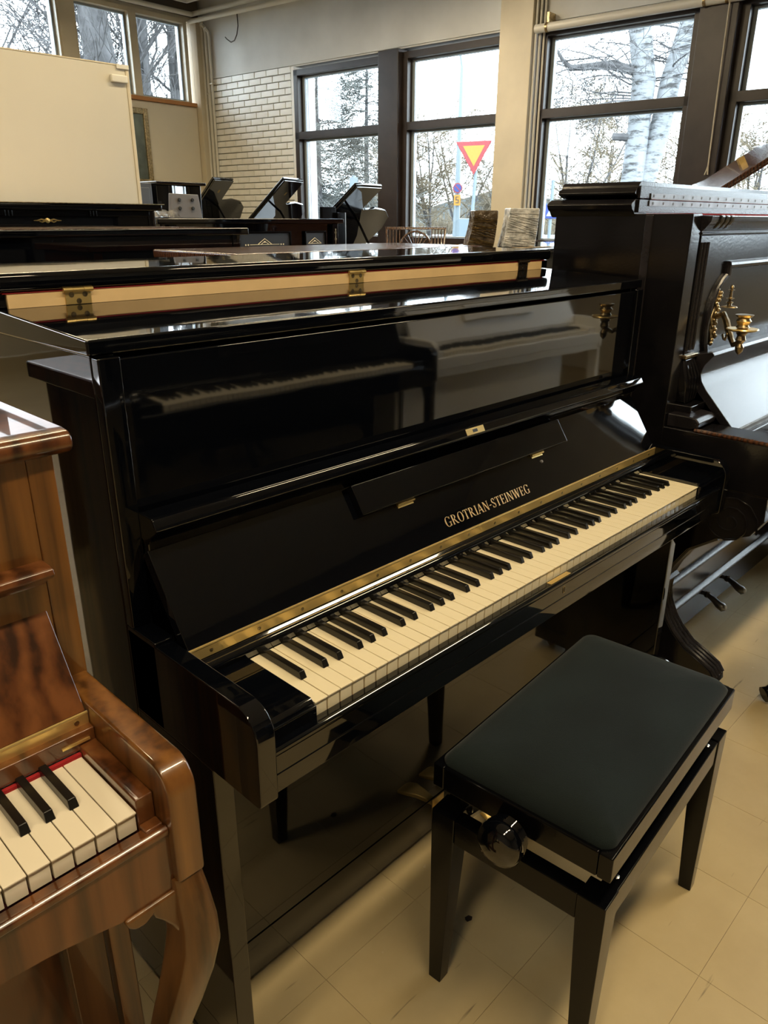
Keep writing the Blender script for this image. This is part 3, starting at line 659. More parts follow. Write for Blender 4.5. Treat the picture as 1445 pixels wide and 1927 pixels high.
# arm with rounded nose
nose = [(.28, .785)] + arc(.012, .745, .04, 90, 180, 8)
prof = [(.28, .645), (.28, .785)] + arc(.012, .743, .042, 90, 180, 8) + [(-.0285, .656)] + arc(-.0205, .653, .008, 180, 270, 3) + [(.05, .645)]
for x0, x1 in ((XL+.001, XA), (XB, XR-.001)):
    part('arm', MB().prism(prof, x0, x1), M_BLACK, gp_, .003, 3)
# cheek blocks beside the keys
for x0, x1 in ((XA, -.0015), (1.2265, XB)):
    part('key_block', MB().prism([(.155, .69), (.155, .7415), (.006, .7415), (.0, .737), (-.0005, .69)], x0, x1), M_BLACK, gp_, .0015)
    part('block_moulding', MB().box(x0, x1, -.006, .001, .70, .7345), M_BLACK2, gp_, .002)
keyboard(gp_, 0, 0, .735, KM)
part('key_frame_felt', MB().box(0, 1.225, .002, .16, .69, .706), M_RED, gp_)
# key slip with a rounded nose, fascia
ks = [(-.0015, .66), (-.0015, .716), (-.004, .7175), (-.017, .7175)] + arc(-.017, .7145, .0055, 80, -10, 5) + [(-.0125, .7085), (-.0245, .706), (-.0245, .66)]
ks = [(-.0015, .66), (-.0015, .7155), (-.016, .7155), (-.0205, .7195), (-.0245, .7165), (-.0245, .711), (-.0215, .7085), (-.0215, .66)]
part('key_slip', MB().prism(ks, XA, XB), M_BLACK, gp_, .0012, 2)
part('keybed', MB().box(XA, XB, -.0235, .22, .652, .682), M_BLACK, gp_, .0025)
part('fascia_rail', MB().box(XA, XB, -.0225, .0, .680, .7085), M_BLACK2, gp_, .001)
lk = part('lock_plate', MB().box(.556, .624, -.0145, -.0045, .7157, .7165), M_BRASS, gp_, .0004, 1, label='brass lock plate on top of the key slip')
part('keyhole', MB().lathe([(.0042, -.0235), (.0042, -.0212)], (.5895, 0, .700), 14, 'y').box(.5862, .5928, -.0235, -.0212, .690, .700), M_BRASSD, gp_, label='small brass keyhole')
part('keyhole_slot', MB().box(.5882, .5908, -.0239, -.0232, .692, .702), M_MATTE, gp_)
# rail behind the keys and brass piano hinge
nb = [(.148, .738), (.1445, .749)] + arc(.1535, .7495, .009, 180, 90, 5) + [(.158, .7625), (.18, .7625), (.18, .738)]
part('key_rail', MB().prism(nb, XA, XB), M_BLACK, gp_, .0012)
hg_ = part('fallboard_hinge', MB().box(XA, XB, .1585, .1602, .764, .7805).tube([(XA, .1598, .7815), (XB, .1598, .7815)], .0022, 8), M_BRASS, gp_, label='long polished brass piano hinge')
sm = mesh_of('screw', MB().lathe([(.003, 0), (.003, .0006), (.001, .0009)], n=10, axis='y').xf(Matrix.Rotation(PI, 4, 'Z')), M_BRASSD)
inv = chain(gp_).inverted()
hinv = chain(hg_).inverted()
for i in range(17):
    o = link('screw', sm, hg_); o.location = (XA+.035+i*(XB-XA-.07)/16, .1586, .772)
part('rail_backing', MB().box(XA, XB, .1605, .20, .745, .782), M_BLACK2, gp_)
# fallboard: slanted board, top lip, folding music flap
P0 = Vector((0, .1615, .781)); T = Vector((0, .083, .1265)).normalized(); N = Vector((1, 0, 0)).cross(T)
def FB(mb):   # local (x, t along the slope, n out of it) to world
    mt = Matrix(((1, 0, 0, P0.x), (0, T.y, N.y, P0.y), (0, T.z, N.z, P0.z), (0, 0, 0, 1))); return mb.xf(mt)
fbd = part('fallboard', FB(MB().box(XA+.001, XB-.001, 0, .1515, -.020, 0)), M_BLACK, gp_, .0016, 3)
part('fallboard_neck', MB().prism([(.2445, .895), (.2445, .955), (.258, .955), (.258, .895)], XA+.003, XB-.003), M_BLACK2, gp_, .002)
lipp = [(.258, .924), (.2445, .916), (.236, .920), (.231, .930), (.2165, .9405), (.2135, .9455), (.2205, .9585), (.2265, .961), (.258, .961)]
lip = part('fallboard_lip', MB().prism(lipp, XA+.001, XB-.001), M_BLACK, gp_, .0016, 3)
part('lock_plate', MB().box(.583, .639, -.0008, .0004, -.0065, .0065).xf(Matrix.Translation((0, .2172, .952)) @ Matrix.Rotation(R(-28), 4, 'X')), M_BRASS, gp_, .0003, 1, label='brass latch plate on the fallboard lip')
part('latch_slot', MB().box(.603, .617, -.0013, -.0006, -.003, .003).xf(Matrix.Translation((0, .2172, .952)) @ Matrix.Rotation(R(-28), 4, 'X')), M_MATTE, gp_)
fp = part('music_flap', FB(MB().box(.288, .937, .094, .149, .0006, .0155)), M_BLACK, fbd, .0018, 3, label='folding music ledge lying on the fallboard')
for a, b in ((.380, .425), (.805, .850)):
    part('flap_hinge', FB(MB().tube([(a, .0915, .004), (b, .0915, .004)], .0032, 8).box(a+.002, b-.002, .085, .092, .0004, .0016)), M_BRASS, fbd)
part('bumper', FB(MB().lathe([(.004, 0), (.003, .003)], (.835, .072, 0), 10)), M_GREYB, fbd)
tx = lettering('GROTRIAN-STEINWEG', .278, .0192)
part('gold_lettering', FB(tx.xf(Matrix.Translation((.479, .0192, .0002)))), M_GOLD, fbd, label='gold serif lettering', smooth=False)
# upper panel, lid, folded lid
part('upper_panel', MB().box(XA+.003, XB-.003, .2665, .284, .80, 1.170), M_BLACK, gp_, .0022)
part('panel_moulding', MB().box(XA+.002, XB-.002, .2620, .268, .800, .86), M_BLACK2, gp_, .002)
part('case_top', MB().prism([(.2675, 1.1765), (.2675, 1.1965), (.585, 1.2127), (.585, 1.1765)], XL-.006, XR+.006), M_BLACK, gp_, .003, 3)
rl = part('rear_lid', MB().box(XL-.004, XR+.004, .552, PB+.005, 1.2128, 1.2335), M_BLACK2, gp_, .002)
part('beech_edge', MB().box(-.106, 1.330-.018, .5475, .553, 1.2109, 1.2325), M_BEECH, gp_, .0004, 1, label='raw beech edge of the opened lid')
part('felt_strip', MB().box(-.112, 1.325, .5465, .556, 1.2326, 1.2345), M_RED, gp_)
fl_ = part('front_lid', MB().box(XL-.006, XR+.006, .541, .825, 1.2346, 1.2620), M_BLACK, gp_, .009, 4, label='front half of the lid folded back')
def top_hinge(xc, mat, lb=None):
    h = part('lid_hinge', MB().box(xc-.021, xc+.021, .5452, .5475, 1.2113, 1.2310), mat, gp_, .0005, 1, label=lb)
    part('hinge_barrel', MB().tube([(xc-.024, .5440, 1.2335), (xc-.0095, .5440, 1.2335)], .0035, 10).tube([(xc-.009, .5440, 1.2335), (xc+.009, .5440, 1.2335)], .0032, 10).tube([(xc+.0095, .5440, 1.2335), (xc+.024, .5440, 1.2335)], .0035, 10), mat, h)
    for dx, z in ((-.011, 1.2260), (.011, 1.2260), (0, 1.2160)):
        part('screw', MB().lathe([(.0042, -.5454), (.0042, -.5447), (.0015, -.5444)], (xc+dx, 0, z), 12, 'y').xf(Matrix.Scale(1, 4)) if False else MB().lathe([(.0042, .5447), (.0042, .5456)], (xc+dx, 0, z), 12, 'y'), M_BRASSD if mat is M_BRASS else M_STEEL, h)
top_hinge(.0015, M_BRASS); top_hinge(.608, M_BRASS); top_hinge(1.2215, M_BRONZE, 'dark bronzed lid hinge')
# lower case
part('lower_panel', MB().box(XA+.003, XB-.003, .2165, .236, .104, .652), M_BLACK, gp_, .0016)
part('base_rail', MB().box(XA+.003, XB-.003, .2155, .245, .014, .1025), M_BLACK, gp_, .0016)
part('back_frame', MB().box(XL+.02, XR-.02, PB-.05, PB, .05, 1.17), M_MATTE, gp_)
for x in (.535, .6125, .69):
    pd = part('pedal', MB().loft([[(x+sx*w_, y, z+sz*t_) for sx, sz in ((-1, -1), (1, -1), (1, 1), (-1, 1))] for y, w_, z, t_ in ((.25, .008, .075, .006), (.20, .009, .075, .006), (.165, .015, .073, .006), (.135, .022, .067, .006), (.112, .022, .058, .005), (.105, .017, .054, .004))]), M_BRASS, gp_, .003, 2)
    part('pedal_plate', MB().box(x-.02, x+.02, .2135, .2158, .045, .10), M_BRASS, gp_, .001)

# ================================================================== STOOL
SR = R(3.9); SC = Vector((.5255, -.1475, 0))
st = thing('piano_stool', 'black adjustable piano stool with dark green velvet seat in front of the keyboard', 'stool', SC, SR)
SM_ = Matrix.Translation(SC) @ Matrix.Rotation(SR, 4, 'Z')
hx, hy = .273, .158
def sx_(mb): return mb.xf(SM_)
# padded seat
cu = MB(); rings = []
def rr(ax, ay, r, z, n=6):
    q = []
    for cx, cy, a0 in ((ax-r, ay-r, 0), (-ax+r, ay-r, 90), (-ax+r, -ay+r, 180), (ax-r, -ay+r, 270)):
        for i in range(n+1):
            a = R(a0+90*i/n); q.append((cx+r*math.cos(a), cy+r*math.sin(a), z))
    return q
for ins, z in ((.009, .488), (.007, .502), (.012, .509), (.018, .516), (.030, .5215), (.055, .526), (.10, .529), (.14, .530)):
    rings.append(rr(hx-ins, hy-ins, max(.012, .022-ins*.05), z))
cu.loft(rings)
part('seat_cushion', sx_(cu), M_VELVET, st, ang=60, label='dark green velvet seat')
part('seat_frame', sx_(MB().box(-hx, hx, -hy, -hy+.022, .452, .498).box(-hx, hx, hy-.022, hy, .452, .498).box(-hx, -hx+.022, -hy+.022, hy-.022, .452, .498).box(hx-.022, hx, -hy+.022, hy-.022, .452, .498).box(-hx+.022, hx-.022, -hy+.022, hy-.022, .470, .488)), M_SATIN, st, .003, 3)
part('seat_underframe', sx_(MB().box(-hx+.03, hx-.03, -hy+.03, hy-.03, .440, .4695)), M_SATIN, st, .003)
for sx in (-1, 1):
    for sy in (-1, 1):
        a, b, c2_, d2 = hx, hx-.046, hy, hy-.046; e, f = hx-.003, hx-.029; g_, h_ = hy-.003, hy-.029
        mb = MB().loft([[(sx*e, sy*g_, 0), (sx*f, sy*g_, 0), (sx*f, sy*h_, 0), (sx*e, sy*h_, 0)],
                        [(sx*a, sy*c2_, .36), (sx*b, sy*c2_, .36), (sx*b, sy*d2, .36), (sx*a, sy*d2, .36)],
                        [(sx*a, sy*c2_, .402), (sx*b, sy*c2_, .402), (sx*b, sy*d2, .402), (sx*a, sy*d2, .402)]])
        part('leg', sx_(mb), M_SATIN, st, .0018, 2)
for sy in (-1, 1):
    part('apron', sx_(MB().box(-hx+.046, hx-.046, min(sy*(hy-.002), sy*(hy-.030)), max(sy*(hy-.002), sy*(hy-.030)), .350, .400)), M_SATIN, st, .002)
for sx in (-1, 1):
    part('apron', sx_(MB().box(min(sx*(hx-.002), sx*(hx-.030)), max(sx*(hx-.002), sx*(hx-.030)), -hy+.046, hy-.046, .350, .400)), M_SATIN, st, .002)
for x, y in ((-hx+.07, -hy+.016), (hx-.07, -hy+.016), (-hx+.07, hy-.016), (hx-.07, hy-.016)):
    part('screw', sx_(MB().lathe([(.0055, .3995), (.0055, .4005), (.003, .4015)], (x, y, 0), 12)), M_STEEL, st)
# height knobs on a rod
kp = [(.007, -.02), (.007, .0), (.026, .003), (.029, .006), (.027, .009), (.0305, .012), (.028, .015), (.032, .018), (.030, .021), (.033, .025), (.033, .034), (.030, .040), (.022, .045), (.008, .048), (.001, .0485)]
part('knob', sx_(MB().lathe([(r_*1.15, -h_*1.1) for r_, h_ in kp], (-hx-.001, .004, .450), 24, 'x')), M_BLACK2, st, ang=50)
part('knob', sx_(MB().lathe([(r_*1.15, h_*1.1) for r_, h_ in kp], (hx+.001, .004, .450), 24, 'x')), M_BLACK2, st, ang=50)
part('adjuster_rod', sx_(MB().tube([(-hx, .004, .450), (hx, .004, .450)], .006, 8)), M_STEEL, st)
for s in (-1, 1):
    part('scissor_arm', sx_(MB().tube([(s*.22, hy-.04, .37), (s*.22, hy-.07, .41), (s*.22, 0, .45)], .006, 6).box(s*.22-.012, s*.22+.012, hy-.055, hy-.030, .395, .45)), M_STEEL, st)

# ================================================================== WALNUT PIANO (left)
wp = thing('upright_piano', 'polished walnut upright piano with curved legs at the left edge', 'piano', (-.9, .25, 0))
wx1 = -.210; wa = -.245; wk = -.2670      # side outer, arm inner face, last key
wx0 = wx1-1.44; wb = wx0+.037; y0 = -.0125
for x0, x1 in ((wa+.004, wx1), (wx0, wb-.004)):
    part('side_panel', MB().box(x0, x1, .205, .66, .0, 1.083), M_WALNUT, wp, .002)
part('upper_panel', MB().box(wb-.004, wa+.004, .206, .224, .80, 1.083), M_WALNUT, wp, .001)
part('lid', MB().prism([(.68, 1.083), (.200, 1.083)] + arc(.203, 1.0965, .0135, 250, 110, 6) + [(.215, 1.111), (.68, 1.111)], wx0-.018, wx1+.020), M_WALNUTH, wp, .003, 3)
ap = [(.25, .639), (.25, .791)] + arc(-.012, .756, .035, 90, 180, 8) + [(-.047, .639)]
for x0, x1 in ((wa, wx1-.001), (wx0+.001, wb)):
    part('arm', MB().prism(ap, x0, x1), M_WALNUT, wp, .004, 3)
part('key_block', MB().box(wk+.0008, wa, y0+.002, .155, .70, .748), M_WALNUTH, wp, .002)
part('key_block', MB().box(wb, wk-1.2258, y0+.002, .155, .70, .748), M_WALNUTH, wp, .002)
part('block_ledge', MB().box(wk+.0008, wa, y0-.014, y0+.002, .70, .7155), M_WALNUTH, wp, .002)
keyboard(wp, wk-1.225, y0, .735, KM2, 0, 52, 3)
part('key_gap_felt', MB().box(wk-1.225, wk, y0+.004, .15, .70, .709), simple('maroon_key_felt', (.07, .006, .008), .9), wp)
part('name_felt', MB().box(wk-1.225, wk, .117, .122, .72, .7395), M_RED, wp, label='strip of red felt behind the keys')
part('key_slip', MB().prism([(y0-.002, .7037), (y0-.002, .711), (y0-.014, .7125), (y0-.020, .7165), (y0-.0255, .713), (y0-.0255, .706), (y0-.0215, .7037), (y0-.004, .7037)], wb, wa), M_WALNUTH, wp, .0015)
# shaped apron under the keys
apx = [(wb, .7035), (wb, .626)]
for i in range(33):
    f = i/32; x = wb+.065+(wa-wb-.13)*f; e_ = min(1, 9*min(f, 1-f)); apx.append((x, .626+.023*math.sin(PI/2*e_)))
apx += [(wa, .626), (wa, .7035)]
part('apron', MB().prism(apx, y0-.0225, y0-.004, 'y'), M_WALNUTH, wp)
part('keybed', MB().box(wb, wa, y0-.0035, .22, .66, .699), M_WALNUTH, wp)
# fallboard
Pw = Vector((0, .137, .780)); Tw = (Vector((0, .215, .906))-Pw).normalized(); Nw = Vector((1, 0, 0)).cross(Tw)
def FW(mb): return mb.xf(Matrix(((1, 0, 0, 0), (0, Tw.y, Nw.y, Pw.y), (0, Tw.z, Nw.z, Pw.z), (0, 0, 0, 1))))
part('fallboard', FW(MB().box(wb+.001, wa-.0015, 0, .146, -.016, 0)), M_WALNUTH, wp, .002, 3)
part('fallboard_lip', MB().prism([(.222, .902), (.2125, .906), (.2075, .925), (.196, .937), (.180, .943), (.1735, .949), (.176, .956), (.186, .958), (.222, .958)], wb+.001, wa+.004), M_WALNUTH, wp, .002, 3)
hw = part('fallboard_hinge', MB().box(wb, wa-.001, .1335, .1355, .765, .7785).tube([(wb, .135, .7795), (wa-.001, .135, .7795)], .0022, 8), M_BRASS, wp)
part('screw', MB().lathe([(.0032, .1326), (.0032, .1340)], (wa-.016, 0, .7715), 12, 'y'), M_BRASSD, hw)
part('key_rail', MB().box(wb, wa, .136, .16, .7405, .767).box(wb, wa, .122, .16, .7405, .7650), M_WALNUTH, wp, .002)
part('stop_clip', MB().box(wa-.042, wa-.008, .1195, .1225, .7520, .7550), M_BRASS, wp)
# lower case
part('lower_panel', MB().box(wb, wa, .235, .255, .10, .66), M_WALNUTH, wp, .002)
part('base_rail', MB().box(wb, wa, .228, .26, .0, .10), M_WALNUTH, wp, .003)
for xx in (wa-.055, wb): part('front_post', MB().box(xx, xx+.055, .215, .24, .0, .66), M_WALNUTL, wp, .002)
# cabriole legs
def cab(xc, s):
    ring = []
    # z, y, x offset towards outside, half width x, half depth y
    for z, y, dx, a, b in ((.640, -.016, .002, .020, .029), (.61, -.022, .004, .021, .032), (.57, -.028, .006, .023, .033), (.535, -.030, .005, .0245, .033), (.49, -.026, -.004, .024, .031), (.44, -.018, -.016, .022, .028), (.40, -.008, -.024, .020, .026), (.33, .008, -.034, .019, .024), (.26, .02, -.036, .018, .023), (.19, .024, -.034, .018, .023), (.13, .02, -.028, .02, .025), (.085, .01, -.02, .024, .03)):
        x = xc+s*dx; q = []
        for i in range(20):
            t_ = 2*PI*i/20; c, d = math.cos(t_), math.sin(t_)
            q.append((x+a*math.copysign(abs(c)**.55, c), y+b*math.copysign(abs(d)**.55, d), z))
        ring.append(q)
    return MB().loft(ring[::-1])
for xc, s in ((-.232, 1), (wx0+wx1+.232, -1)):
    lg = part('leg', cab(xc, s), M_WALNUTL, wp, 0, 2, 60)
    sp = [(-.316, .6545), (-.313, .643), (-.306, .636), (-.294, .634), (-.284, .640), (-.281, .632), (-.273, .622), (-.263, .606), (-.254, .585), (-.240, .575), (-.236, .6545)]
    part('knee_scroll', MB().prism([(p_+.0075 if s > 0 else wx0+wx1-p_-.0075, q_-.0285) for p_, q_ in sp], -.040, -.006, 'y'), M_WALNUTL, lg, .004, 2)
    part('toe_block', MB().box(xc-s*.02-.035, xc-s*.02+.035, -.06, .26, .0, .086), M_WALNUTL, wp, .006)

# ================================================================== RIGHT-HAND EBONISED PIANO
ep = thing('upright_piano', 'tall ebonised antique upright piano with brass candle sconce at the right', 'piano', (2.1, .35, 0))
ex0 = 1.40; ex1 = 2.96
for x0, x1 in ((ex0, ex0+.055), (ex1-.055, ex1)):
    part('side_panel', MB().box(x0, x1, .182, .57, .0, 1.352), M_EBON, ep, .002)
part('side_bead', MB().box(ex0-.004, ex0+.004, .283, .305, .82, 1.350), M_EBONS, ep, .003)
part('back_panel', MB().box(ex0+.05, ex1-.05, .54, .57, .1, 1.35), M_MATTE, ep)
def cornice(z0, ya, yb, dx, sc_=1.):
    # moulded slab, the moulding runs round both ends
    pr = [(0, z0-.010), (.006, z0-.006), (.014, z0+.004), (.024, z0+.010), (.030, z0+.020), (.028, z0+.024), (.010, z0+.034)]
    mb = MB(); a = ex0+dx; b = ex1-dx
    mb.prism([(a-q[0]*sc_, q[1]) for q in pr]+[(b+q[0]*sc_, q[1]) for q in reversed(pr)], ya, yb, 'y'); return mb
part('rear_lid', cornice(1.353, .335, .585, .004), M_EBON, ep, .001)
part('folded_lid', MB().prism([(ex0+.024, 1.3875), (ex0+.004, 1.393), (ex0-.012, 1.399), (ex0-.014, 1.403), (ex0-.006, 1.412), (ex0+.002, 1.414), (ex0+.004, 1.421), (ex0+.014, 1.429), (ex1-.014, 1.429), (ex1-.004, 1.421), (ex1-.002, 1.414), (ex1+.006, 1.412), (ex1+.014, 1.403), (ex1+.012, 1.399), (ex1-.004, 1.393), (ex1-.024, 1.3875)], .335, .56, 'y'), M_EBON, ep, .001)
part('lid_edge_strip', MB().box(ex0+.004, ex1-.004, .329, .336, 1.389, 1.4185).box(ex0+.004, ex1-.004, .329, .336, 1.355, 1.3865), M_EBONS, ep, .001)
hl_ = part('long_hinge', MB().box(ex0+.06, ex1-.06, .3262, .3292, 1.390, 1.402).box(ex0+.055, ex1-.055, .3262, .3292, 1.371, 1.385).tube([(ex0+.06, .327, 1.3878), (ex1-.06, .327, 1.3878)], .0022, 8), M_NICKEL, ep, label='long worn nickel hinge with two rows of screws')
esm = mesh_of('screw', MB().lathe([(.0035, -.0008), (.0035, .0)], n=8, axis='y'), M_BRONZE)
for i in range(24):
    for z in (1.396, 1.378):
        o = link('screw', esm, hl_); o.location = (ex0+.075+i*.06, .3261, z)
part('felt_strip', MB().box(ex0+.05, ex1-.05, .20, .33, 1.350, 1.353), M_RED, ep)
# upper front
PY = .196
part('upper_panel', MB().box(ex0+.05, ex1-.05, PY, PY+.02, .93, 1.31), M_EBON, ep)
part('top_moulding', MB().prism([(.20, 1.30), (.182, 1.300), (.176, 1.306), (.180, 1.311), (.172, 1.318), (.160, 1.334), (.158, 1.347), (.21, 1.350)], ex0+.058, ex1-.058), M_EBONS, ep, .001, 2)
for x in (1.505, 2.80):
    for k in range(3):
        part('carved_band', MB().prism([(.184, 1.3135), (.168, 1.317), (.156, 1.334), (.153, 1.349), (.184, 1.349)], x+.032*k, x+.026+.032*k), M_EBON, ep, .004, 2)
# fluted pilasters
for xa in (1.462, 2.834):
    pl_ = part('pilaster', MB().box(xa, xa+.064, .180, .198, 1.00, 1.30), M_EBON, ep, .001)
    for k in range(3): part('flute_rib', MB().tube([(xa+.012+.02*k-.004, .180, 1.012), (xa+.012+.02*k-.004, .180, 1.285)], .0042, 8), M_EBONS, pl_)
    part('pilaster_band', MB().box(xa-.006, xa+.072, .172, .198, .992, 1.002), M_BRASSD, ep, .002)
    rr_ = []
    for z, g1, g2 in ((.992, .0, .176), (.97, .004, .170), (.945, .008, .162), (.915, .006, .158), (.89, -.002, .160), (.872, -.006, .160)):
        rr_.append([(xa-g1, g2, z), (xa+.064+g1, g2, z), (xa+.064+g1, .205, z), (xa-g1, .205, z)])
    part('carved_foot', MB().loft(rr_[::-1]), M_EBON, ep, .006, 3)
    for k in range(4): part('leaf_rib', MB().tube([(xa+.006+.017*k, .177, .985), (xa+.004+.019*k, .161, .945), (xa+.006+.017*k, .158, .905), (xa+.010+.015*k, .160, .88)], [.003, .006, .006, .003], 6), M_EBON, ep)
    part('plinth', MB().box(xa-.012, xa+.078, .135, .21, .852, .872).box(xa-.006, xa+.072, .142, .21, .818, .852), M_EBON, ep, .003)
# raised picture moulding on the panel
fm = [(2.2, 1.226), (1.700, 1.226), (1.700, 1.196)]
cxs = [(1.700, 1.196), (1.672, 1.182), (1.642, 1.158), (1.622, 1.128), (1.612, 1.092), (1.610, 1.05), (1.618, 1.015), (1.634, .985)]
part('panel_moulding', MB().tube([(2.66, PY-.004, 1.222), (1.695, PY-.004, 1.222)], .011, 10).tube([(1.700, PY-.003, 1.222), (1.700, PY-.003, 1.194)], .012, 10).tube([(a, PY-.003, b) for a, b in cxs], .009, 10).tube([(4.36-a, PY-.003, b) for a, b in cxs], .009, 10).tube([(2.66, PY-.003, 1.222), (2.66, PY-.003, 1.194)], .012, 10), M_EBONS, ep)
# candle sconces (swing arms)
def sconce(x, s):
    g_ = part('candle_sconce', MB().loft([[(x+a*w_, PY-t_, z+0*b) for a, b in ((-1, 0), (-.4, 1), (.4, 1), (1, 0))] for z, w_, t_ in ()]) if False else MB().prism([(x-.004, 1.165), (x+.006, 1.160), (x+.013, 1.135), (x+.011, 1.112), (x+.022, 1.10), (x+.026, 1.085), (x+.018, 1.066), (x+.020, 1.048), (x+.010, 1.030), (x+.004, 1.012), (x-.004, 1.008), (x-.010, 1.03), (x-.020, 1.046), (x-.018, 1.066), (x-.028, 1.084), (x-.022, 1.10), (x-.011, 1.112), (x-.013, 1.135)], PY-.012, PY, 'y'), M_BRASSD, ep, .003, 2, label='ornate aged brass candle sconce')
    lumps = MB(); rg = random.Random(int(x*100))
    for i in range(16):
        z = 1.015+.009*i; w_ = .014+.006*math.sin(i*1.7); lumps.lathe([(.0015, -.006), (.006, -.003), (.007, .002), (.002, .006)], (x+rg.uniform(-w_, w_), PY-.014, z), 8, 'y')
    part('relief', lumps, M_BRASSD, g_, ang=60)
    dx, dy, dz = x-.105*s, .070, 1.070
    part('swing_arm', MB().tube([(x, PY-.012, 1.085), (x-.02*s, PY-.04, 1.098), (x-.045*s, PY-.06, 1.082), (x-.065*s, PY-.085, 1.045), (dx+.01*s, dy+.02, 1.030), (dx, dy, 1.04), (dx, dy, 1.06)], [.006, .008, .009, .008, .007, .008, .006], 8), M_BRASSD, g_)
    part('drip_dish', MB().lathe([(.006, -.004), (.034, -.001), (.040, .003), (.0385, .0055), (.02, .003), (.012, .006)], (dx, dy, dz), 24), M_BRASS, g_)
    part('candle_cup', MB().lathe([(.010, .004), (.017, .008), (.013, .014), (.019, .024), (.014, .031), (.021, .037), (.023, .040), (.016, .041)], (dx, dy, dz), 20), M_BRASSD, g_)
    part('pendant', MB().lathe([(.002, -.062), (.009, -.054), (.011, -.043), (.006, -.034), (.013, -.024), (.010, -.013), (.015, -.006), (.006, -.002)], (dx, dy, dz), 14), M_BRASSD, g_)
    part('finial', MB().lathe([(.022, .0), (.020, .002), (.006, .005), (.005, .010), (.010, .013), (.004, .016), (.004, .020), (.011, .0235), (.004, .026), (.0035, .043), (.009, .045), (.003, .047), (.005, .052), (.003, .057), (.001, .058)], (x-.03*s, PY-.055, 1.118), 14), M_BRASSD, g_)
    part('scroll', MB().tube([(x-.05*s, PY-.06, 1.07), (x-.066*s, PY-.075, 1.052), (x-.062*s, PY-.07, 1.036), (x-.046*s, PY-.06, 1.036), (x-.044*s, PY-.055, 1.048)], .0035, 6), M_BRASSD, g_)
sconce(1.645, 1); sconce(2.715, -1)
# desk ledge, fallboard, key bed
part('fallboard', MB().prism([(.20, .992), (.135, 1.006), (.128, .998), (.150, .970), (.158, .945), (.152, .925), (.138, .905), (.050, .812), (.045, .806), (.062, .794), (.165, .90), (.20, .93)], 1.535, 2.825), M_EBONS, ep, .002, 3)
part('fallboard_hinge', MB().box(1.535, 2.825, .034, .046, .797, .803).tube([(1.535, .045, .804), (2.825, .045, .804)], .003, 8), M_NICKEL, ep)
part('key_rail', MB().box(1.535, 2.825, .02, .07, .75, .797), M_EBONS, ep, .004)
keyboard(ep, 1.568, -.115, .755, KM2, 0, 52, 5)
part('keybed', MB().box(1.45, 2.91, -.12, .2, .685, .73), M_EBON, ep, .003)
part('key_slip', MB().box(1.53, 2.83, -.145, -.118, .66, .748), M_EBON, ep, .004)
ea = [(.185, .66), (.185, .818), (-.11, .818)] + arc(-.125, .79, .028, 90, 180, 6) + [(-.155, .70), (-.13, .684), (.0, .684)]
for x0, x1 in ((ex0+.001, 1.530), (2.830, ex1-.001)):
    am = part('arm', MB().prism(ea, x0, x1), M_EBON, ep, .003, 3)
    part('arm_bead', MB().tube([(x0+.004, .10, .822), (x0+.004, -.10, .820)], .005, 8).tube([(x0+.018, .10, .820), (x0+.018, -.10, .818)], .004, 8), M_BROWN, am)
    cxm = (x0+x1)/2
    part('arm_scroll', MB().prism([(.182, .818), (.115, .818), (.096, .826), (.094, .840), (.104, .850), (.125, .853), (.182, .853)], x0+.012, x1-.006), M_EBONS, am, .004, 3)
    # console bracket: curved front edge
    oc = [(-.110, .684), (-.112, .62), (-.085, .575), (-.052, .560), (-.003, .543), (.067, .492), (.1025, .434), (.1215, .386), (.1225, .332), (.1157, .299), (.0967, .259), (.0719, .226), (.0339, .191), (-.0076, .172), (-.048, .150), (-.062, .130), (-.066, .105), (-.05, .082), (.186, .082), (.186, .684)]
    kb = part('console_bracket', MB().prism(oc, x0, x0+.075), M_EBON, ep, .002, 2)
    cpth = oc[4:16]
    for k in range(4):
        part('bracket_reed', MB().tube([(x0+.012+.017*k, a-.001, b) for a, b in cpth], .0068, 8), M_EBONS, kb)
    part('bracket_block', MB().prism([(.102, .382), (.134, .352), (.130, .405)], x0+.004, x0+.072), M_EBONS, kb, .003)
    sp = [(x0-.001, -.028+(.006+.0026*i*.9)*math.cos(i*.55), .602+(.006+.0026*i*.9)*math.sin(i*.55)) for i in range(30)]
    part('spiral_carving', MB().tube(sp, .0028, 6), M_EBON, kb)
    part('foot', MB().box(x0-.004, x0+.08, -.09, .2, .03, .082), M_EBON, ep, .006)
    part('caster', MB().lathe([(.004, -.016), (.02, -.014), (.0215, 0), (.02, .014), (.004, .016)], (x0+.04, -.04, .0235), 16, 'x'), M_BRASSD, ep)
    part('caster', MB().lathe([(.004, -.016), (.02, -.014), (.0215, 0), (.02, .014), (.004, .016)], (x0+.04, .48, .0235), 16, 'x'), M_BRASSD, ep)
part('lower_panel', MB().box(ex0+.05, ex1-.05, .205, .225, .10, .69), M_EBON, ep)
for z in (.243, .128): part('panel_moulding', MB().prism([(.207, z-.016), (.196, z-.012), (.188, z), (.194, z+.008), (.207, z+.016)], ex0+.055, ex1-.055), M_EBONS, ep, .002)
part('base_rail', MB().box(ex0+.05, ex1-.05, .20, .23, .02, .115), M_EBON, ep, .003)
for x in (1.955, 2.135):
    part('pedal', MB().tube([(x+.02, .22, .10), (x+.012, .18, .10), (x+.005, .155, .092), (x, .135, .082), (x-.003, .118, .078), (x-.005, .108, .080)], [.008, .008, .011, .014, .016, .009], 10), M_NICKEL, ep, ang=60)
    part('pedal_collar', MB().tube([(x+.012, .186, .10), (x+.010, .178, .10)], .012, 10), M_BRONZE, ep)

